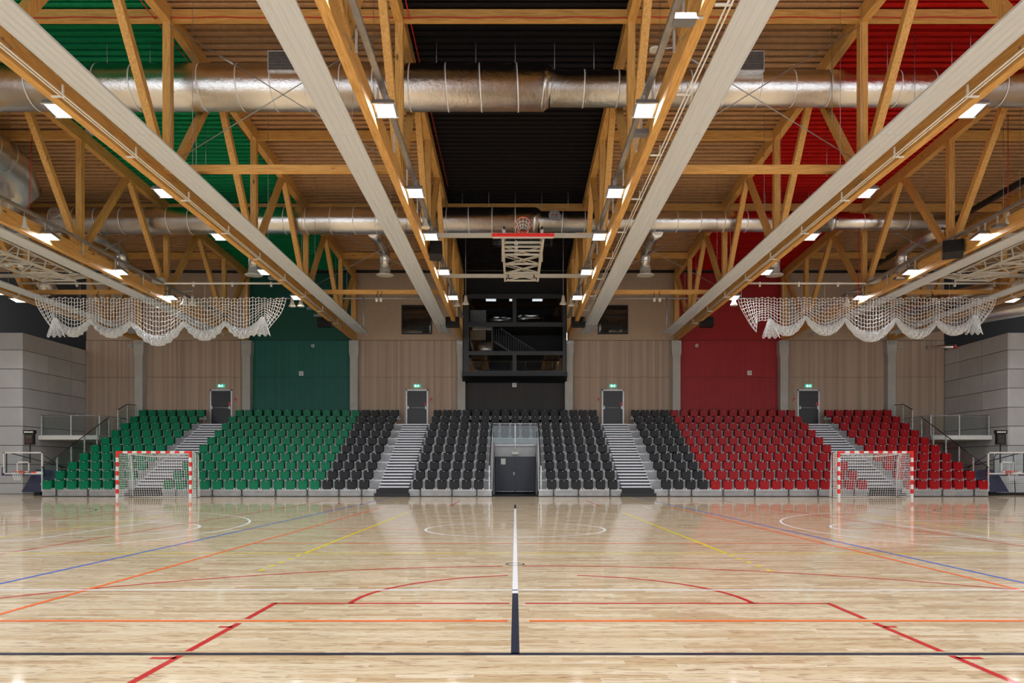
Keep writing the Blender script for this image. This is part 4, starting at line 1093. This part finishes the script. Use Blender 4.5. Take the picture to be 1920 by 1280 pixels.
# upper wall windows
for k, (a, b) in enumerate(((753, 810), (1121, 1177.5))):
    x0, x1 = xat(a, YW), xat(b, YW); z1, z0 = H + (CY - 572) * YW / F, H + (CY - 626.5) * YW / F
    t = sroot('window_%d' % (k + 1), ((x0 + x1) / 2, YW, 0)); hw = (x1 - x0) / 2
    for (p, q, r_, s_) in ((-hw, -hw + 0.07, z0, z1), (hw - 0.07, hw, z0, z1), (-hw + 0.07, hw - 0.07, z0, z0 + 0.07), (-hw + 0.07, hw - 0.07, z1 - 0.07, z1)):
        MB().box(p, q, -0.05, 0.06, r_, s_).build('window_frame', 'black_metal', t)
    MB().box(-hw + 0.05, hw - 0.05, -0.02, -0.01, z0 + 0.05, z1 - 0.05).build('pane', 'glass_dark', t)
    MB().box(-hw + 0.05, hw - 0.05, 0.0, 0.015, z0 + 0.05, z1 - 0.05).build('room_shade_sheet', 'flat_black', t)  # black sheet stands in for the unlit interior behind the pane

# ---- black glazed box above the entrance
YB = 41.0
gb = thing('glazed_box', 'black framed glazed observation box on the back wall above the entrance', 'window')
def bxz(px): return xat(px, YB)
def bz(py): return H + (CY - py) * YB / F
def fbar(x0, x1, y0p, y1p, nm='frame_bar', dep=0.12, mt='frame_dark', dy=0):
    return MB().box(bxz(x0), bxz(x1), YB + dy, YB + dy + dep, bz(y1p), bz(y0p)).build(nm, mt, gb)
fbar(869, 879, 553, 698); fbar(1055, 1061, 553, 698)
fbar(879, 1055, 551, 559); fbar(879, 1055, 604, 612); fbar(879, 1055, 658, 665); fbar(879, 1055, 695, 699)
fbar(961, 968.5, 559, 604); fbar(961, 968.5, 665, 695); fbar(921.5, 924, 612, 658)
for (a, b, c, d_) in ((879, 961, 559, 604), (968.5, 1055, 559, 604), (879, 921.5, 612, 658), (879, 961, 665, 695), (968.5, 1055, 665, 695)):
    MB().box(bxz(a), bxz(b), YB + 0.05, YB + 0.065, bz(d_), bz(c)).build('pane', 'glass_dark', gb)
# sill with sloping underside
xa, xb = bxz(866.5), bxz(1063.5)
MB().prism([(YB - 0.12, bz(697.5)), (YB + 0.6, bz(697.5)), (YB + 0.75, bz(715)), (YB + 0.35, bz(715)), (YB - 0.12, bz(705))], 0, xa, xb).build('sill', 'black_metal', gb)
# interior
xi, xj = bxz(869), bxz(1061)
MB().box(xi, xj, 44.0, 44.1, 6.2, 10.9).build('back_lining', 'flat_black', gb)
MB().box(xi, xj, YB + 0.12, 44.0, 10.82, 10.9).build('ceiling_lining', 'flat_black', gb)
for zf in (6.3, bz(660), bz(608)): MB().box(xi, xj, YB + 0.15, 44.0, zf - 0.06, zf).build('floor_slab', 'flat_black', gb)
for x in (xi, xj): MB().box(x - 0.05, x + 0.05, YB + 0.12, 44.0, 6.2, 10.9).build('side_lining', 'flat_black', gb)
# stair balustrade behind the open middle field
rlz = lambda px: bz(612 + (px - 940) * 46 / 70)
st = thing('inner_stair_railing', 'black stair railing with upright bars inside the glazed box', 'railing')
for k in range(17):
    px = 926 + k * 4.6; zt = min(bz(613.5), rlz(px)); zb = max(bz(657), rlz(px + 35) if False else bz(637 + (px - 926) * 0.62))
    if zt - zb < 0.05: zb = bz(657)
    zb = min(zb, zt - 0.1)
    MB().bar((bxz(px), YB + 0.5, zb), (bxz(px), YB + 0.5, zt), 0.03, 0.03, (0, 1, 0)).build('bar', 'frame_dark', st)
MB().bar((bxz(926), YB + 0.5, bz(637)), (bxz(958), YB + 0.5, bz(657)), 0.06, 0.10).build('stringer', 'frame_dark', st)
MB().bar((bxz(938), YB + 0.5, bz(612)), (bxz(1010), YB + 0.5, bz(658)), 0.05, 0.05).build('handrail', 'frame_dark', st)
# duct and pale panel seen through the upper panes
o = MB().tube([(bxz(972), 42.3, bz(590)), (bxz(985), 42.3, bz(588)), (bxz(992), 42.3, bz(587)), (bxz(1052), 42.3, bz(587))], [0.30, 0.30, 0.19, 0.19], 18).build('inner_duct', 'duct_foil'); tag(o, 'foil duct seen through the upper right pane of the glazed box', 'duct')
o = MB().tube([(bxz(912), 42.5, bz(590)), (bxz(958), 42.5, bz(590))], 0.26, 18).build('inner_duct', 'duct_foil'); tag(o, 'foil duct seen through the upper left pane of the glazed box', 'duct')
o = MB().tube([(bxz(895), 42.5, bz(646)), (bxz(920), 42.5, bz(646))], 0.22, 18).build('inner_duct', 'duct_foil'); tag(o, 'foil duct seen through the middle left pane of the glazed box', 'duct')
t = MB().box(bxz(879.5), bxz(910), 42.0, 42.05, bz(603), bz(574)).build('inner_panel', 'stand_grey', gb)
for k in range(7): MB().box(bxz(882 + k * 4.4), bxz(882.6 + k * 4.4), 41.9, 41.93, bz(603), bz(594)).build('upright', 'black_metal', t)
t = MB().box(bxz(880), bxz(909), 42.0, 42.05, bz(631), bz(613)).build('inner_panel', 'flat_beige', gb)
for k in range(6): MB().box(bxz(882 + k * 4.6), bxz(882.6 + k * 4.6), 41.9, 41.93, bz(631), bz(613)).build('upright', 'black_metal', t)

# ================================================================== handball goals
def goal(cx, side, label):
    t = thing('handball_goal', label, 'goal', (cx, 31.1, 0), group='handball goals')
    hw, hz, q = 1.58, 1.97, 0.09
    def striped(nm, p0, p1, n, first_red, axis):
        m = MB()
        for k in range(n):
            a, b = k / n, (k + 1) / n; mi = 0 if (k % 2 == 0) == first_red else 1
            lo = [p0[j] + (p1[j] - p0[j]) * a for j in range(3)]; hi = [p0[j] + (p1[j] - p0[j]) * b for j in range(3)]
            h = q / 2
            if axis == 2: m.box(lo[0] - h, lo[0] + h, -h, h, lo[2], hi[2], mi)
            else: m.box(lo[0], hi[0], -h, h, lo[2] - h, lo[2] + h, mi)
        return m.build(nm, ['goal_red', 'goal_white'], t)
    for s in (-1, 1): striped('post', (s * (hw - q / 2), 0, 0.0), (s * (hw - q / 2), 0, hz - 0.27), 9, False, 2)
    striped('crossbar', (-hw + 0.29, 0, hz - q / 2), (hw - 0.29, 0, hz - q / 2), 13, False, 0)
    for s in (-1, 1):
        m = MB(); m.prism([(s * hw, hz), (s * (hw - 0.29), hz), (s * (hw - 0.29), hz - q), (s * (hw - q), hz - q), (s * (hw - q), hz - 0.27), (s * hw, hz - 0.27)][::(1 if s < 0 else -1)], 1, -q / 2, q / 2); m.build('corner', 'goal_red', t)
    # rear frame
    for s in (-1, 1):
        MB().tube([(s * 1.5, 0.03, hz - 0.05), (s * 1.5, 0.75, hz - 0.08), (s * 1.45, 0.95, hz - 0.2), (s * 1.42, 1.02, 0.9), (s * 1.42, 1.05, 0.04)], 0.02, 8).build('net_stanchion', 'goal_white', t)
        MB().tube([(s * 1.52, 0.03, 0.03), (s * 1.42, 1.05, 0.03)], 0.02, 8).build('ground_bar', 'goal_white', t)
    MB().tube([(-1.42, 1.05, 0.03), (1.42, 1.05, 0.03)], 0.02, 8).build('ground_bar', 'goal_white', t)
    MB().tube([(side * 1.66, 0.35, 0.0), (side * 1.66, 0.35, 1.88), (side * 1.60, 0.3, 1.94)], 0.016, 6).build('tie_strap', 'black_metal', t)
    # net: roof sagging, back, sides
    m = MB(); st = 0.10; nx = 30
    rows = []
    prof = [(0.0, hz - 0.05), (0.25, hz - 0.15), (0.5, hz - 0.18), (0.72, hz - 0.14)]
    for j in range(24):
        v = j / 23
        if v < 0.2: y = 0.8 * v / 0.2; z = hz - 0.06 - 0.02 * v
        else: z = (hz - 0.10) * (1 - (v - 0.2) / 0.8) + 0.03; y = 0.8 + 0.22 * (v - 0.2) / 0.8
        row = []
        for i in range(nx + 1):
            u = 2 * i / nx - 1
            sag = (0.16 * (1 - u * u) * math.exp(-((v - 0.15) / 0.14) ** 2))
            row.append((u * 1.50, y - 0.12 * (1 - u * u) * math.sin(math.pi * v), z - sag + 0.012 * math.sin(3 * i + j)))
        rows.append(row)
    m.netgrid(rows, 0.0065)
    for s in (-1, 1):
        sr = []
        for j in range(20):
            z = 0.03 + (hz - 0.1) * j / 19; dep = 1.03 - 0.2 * j / 19
            sr.append([(s * (1.52 - 0.07 * k / 9 + 0.03 * math.sin(j * 0.7)), 0.04 + dep * k / 9, z) for k in range(10)])
        m.netgrid(sr, 0.0065)
    o = m.build('net', 'net_white', t); o['kind'] = 'stuff'
goal(-15.17, 1, 'red and white striped handball goal in front of the green seats'); goal(15.12, -1, 'red and white striped handball goal in front of the red seats')

# ================================================================== mobile basketball units
def mobile(s, label):
    d = 33.8
    t = thing('mobile_basketball_hoop', label, 'basketball hoop', (s * 22.45, d, 0), group='mobile basketball units')
    z0, z1, hw = 0.98, 2.0, 0.90
    for (a, b, c, e) in ((-hw, hw, z1 - 0.06, z1), (-hw, hw, z0, z0 + 0.06), (-hw, -hw + 0.06, z0, z1), (hw - 0.06, hw, z0, z1)):
        MB().box(a, b, -0.03, 0.03, c, e).build('board_frame', 'paint_white', t)
    MB().box(-hw + 0.05, hw - 0.05, -0.01, 0.01, z0 + 0.05, z1 - 0.05).build('backboard', 'glass_board', t)
    q = 0.29
    for (a, b, c, e) in ((-q, q, z0 + 0.53, z0 + 0.58), (-q, q, z0 + 0.10, z0 + 0.15), (-q, -q + 0.05, z0 + 0.10, z0 + 0.58), (q - 0.05, q, z0 + 0.10, z0 + 0.58)):
        MB().box(a, b, -0.016, -0.011, c, e).build('target_line', 'paint_white', t)
    # navy edge padding
    MB().box(-hw - 0.04, hw + 0.04, -0.05, 0.05, z0 - 0.06, z0).build('edge_pad', 'pad_navy', t)
    for e in (-1, 1): MB().box(min(e * hw, e * (hw + 0.05)), max(e * hw, e * (hw + 0.05)), -0.05, 0.05, z0 - 0.06, z0 + 0.33).build('edge_pad', 'pad_navy', t)
    # rim + bracket + net
    MB().box(-0.09, 0.09, -0.16, -0.02, z0 + 0.02, z0 + 0.16).build('rim_bracket', 'rim_orange', t)
    MB().tube([(0.225 * math.cos(a * math.pi / 12), -0.39 + 0.225 * math.sin(a * math.pi / 12), z0 + 0.13) for a in range(24)], 0.014, 6, closed=True).build('rim', 'rim_orange', t)
    rows = []
    for k in range(6):
        r = 0.22 - 0.022 * k; rows.append([(r * math.cos((a + 0.5 * (k % 2)) * math.pi / 6), -0.39 + r * math.sin((a + 0.5 * (k % 2)) * math.pi / 6), z0 + 0.12 - 0.075 * k) for a in range(13)])
    o = MB().netgrid(rows, 0.006).build('hoop_net', 'net_white', t); o['kind'] = 'stuff'
    # flag stickers
    MB().box(s * -0.62 - 0.22 if False else (0.40 if s < 0 else -0.84), (0.62 if s < 0 else -0.78), -0.035, -0.031, z0 + 0.06, z0 + 0.13).build('red_sticker', 'rim_orange', t)
    MB().box((0.62 if s < 0 else 0.40), (0.84 if s < 0 else 0.62), -0.035, -0.031, z0 + 0.06, z0 + 0.13).build('white_sticker', 'plate_white', t)
    # shot clock on its pole
    px = 0.26 * -s * -1
    pl_ = MB().tube([(s * -0.22, 0.15, 1.5), (s * -0.22, 0.15, 2.36)], 0.025, 8).build('clock_pole', 'black_metal', t)
    ck = MB().box(s * -0.22 - 0.21, s * -0.22 + 0.21, 0.06, 0.2, 2.34, 2.84).build('shot_clock', 'black_metal', t)
    MB().box(s * -0.22 - 0.16, s * -0.22 + 0.15, 0.05, 0.06, 2.62, 2.79).build('clock_screen', 'screen_olive' if s < 0 else 'screen_dark', ck)
    MB().box(s * -0.22 - 0.16, s * -0.22 + 0.15, 0.05, 0.06, 2.40, 2.61).build('clock_screen', 'screen_maroon' if s < 0 else 'screen_dark', ck)
    hd = MB().box(s * -0.22 - 0.26, s * -0.22 + 0.26, 0.04, 0.2, 2.83, 3.0).build('clock_header', 'black_metal', t)
    m = MB(); rnd = random.Random(3)
    x = s * -0.22 - 0.21
    while x < s * -0.22 + 0.19:
        wl = rnd.choice((0.022, 0.03, 0.036)); m.box(x, x + wl, 0.034, 0.04, 2.885, 2.885 + rnd.choice((0.05, 0.055, 0.06))); x += wl + 0.010
    m.box(s * -0.22 - 0.21, s * -0.22 + 0.21, 0.036, 0.04, 2.905, 2.912)
    m.build('header_lettering', 'plate_white', hd)
    # arms
    for k, (p, q2) in enumerate((((s * 0.62, 0.08, 1.95), (s * -1.2, 1.3, 1.28)), ((s * -0.9, 0.1, 1.85), (s * -1.38, 0.7, 1.25)), ((s * 0.8, 0.06, 2.0), (s * 0.8, 0.06, 1.05)))):
        MB().tube([p, q2], 0.025, 6).build('support_arm', 'black_metal', t)
    # padded base
    x0, x1 = -s * -0.42, -s * 1.5
    poly = [(s * 0.42, 0.16), (s * -0.05, 0.95), (s * -1.4, 0.95), (s * -1.4, 0.16)]
    MB().prism(poly if s < 0 else poly[::-1], 1, 0.5, 0.95).build('base_pad', 'pad_navy', t)
    poly = [(s * 0.30, 0.20), (s * -0.12, 0.88), (s * -0.42, 0.88), (s * -0.10, 0.20)]
    MB().box(min(s * -0.2, s * -1.4), max(s * -0.2, s * -1.4), 0.6, 2.2, 0.95, 1.2).build('base_arm', 'pad_navy', t)
    MB().box(min(s * -0.1, s * -0.4), max(s * -0.1, s * -0.4), 0.6, 0.9, 0.0, 0.16).build('base_foot', 'black_metal', t)
    MB().box(min(s * -0.9, s * -1.4), max(s * -0.9, s * -1.4), 0.6, 0.9, 0.0, 0.16).build('base_foot', 'black_metal', t)
mobile(-1, 'mobile basketball hoop with navy padded base left of the green seats'); mobile(1, 'mobile basketball hoop with navy padded base right of the red seats')
# white mesh cage behind the right-hand hoop
t = thing('mesh_cage', 'white wire mesh cage standing behind the right basketball hoop', 'cage', (0, 35.2, 0))
x0, x1, zt = 22.75, 26.4, 1.98
MB().tube([(x0, 0, 0.1), (x0, 0, zt - 0.25), (x0 + 0.07, 0, zt - 0.08), (x0 + 0.25, 0, zt), (x1, 0, zt)], 0.022, 8).build('frame_tube', 'frame_dark', t)
MB().tube([(x0, 0, 0.1), (x1, 0, 0.1)], 0.022, 8).build('frame_tube', 'frame_dark', t); MB().tube([(23.75, -0.02, 0.1), (23.65, -0.02, zt)], 0.018, 6).build('frame_tube', 'black_metal', t)
rows = []
for j in range(21): rows.append([(x0 + 0.02 + (x1 - x0) * k / 36, 0.02 * math.sin(k), 0.12 + (zt - 0.14) * j / 20) for k in range(37)])
o = MB().netgrid(rows, 0.009).build('wire_mesh', 'net_white', t); o['kind'] = 'stuff'
rows = []
for j in range(21): rows.append([(x0 + 0.35 + (x1 - x0) * k / 40, 0.5 + 0.05 * math.sin(k * 0.8), 0.12 + (zt - 0.2) * j / 20) for k in range(41)])
o = MB().netgrid(rows, 0.009).build('wire_mesh', 'net_white', t); o['kind'] = 'stuff'
MB().box(x0 - 0.6, x1, -0.3, 0.6, 0.0, 0.10).build('base_plate', 'black_metal', t)
for px0, px1, nm in ((909, 930, 'left pane'), (954, 961, 'middle post'), (998, 1019, 'right pane')):
    t = thing('room_light', 'small flat ceiling light inside the glazed box behind the upper %s' % nm, 'lamp', ((bxz(px0) + bxz(px1)) / 2, 41.9, 10.79), group='lights inside the glazed box')
    hw = (bxz(px1) - bxz(px0)) / 2
    MB().box(-hw, hw, -0.3, 0.3, 0.0, 0.04).build('tray', 'galvanised', t); MB().box(-hw + 0.03, hw - 0.03, -0.27, 0.27, -0.01, 0.0).build('light_panel', 'room_light', t)
print('objects', len(bpy.data.objects), 'planks', npl)
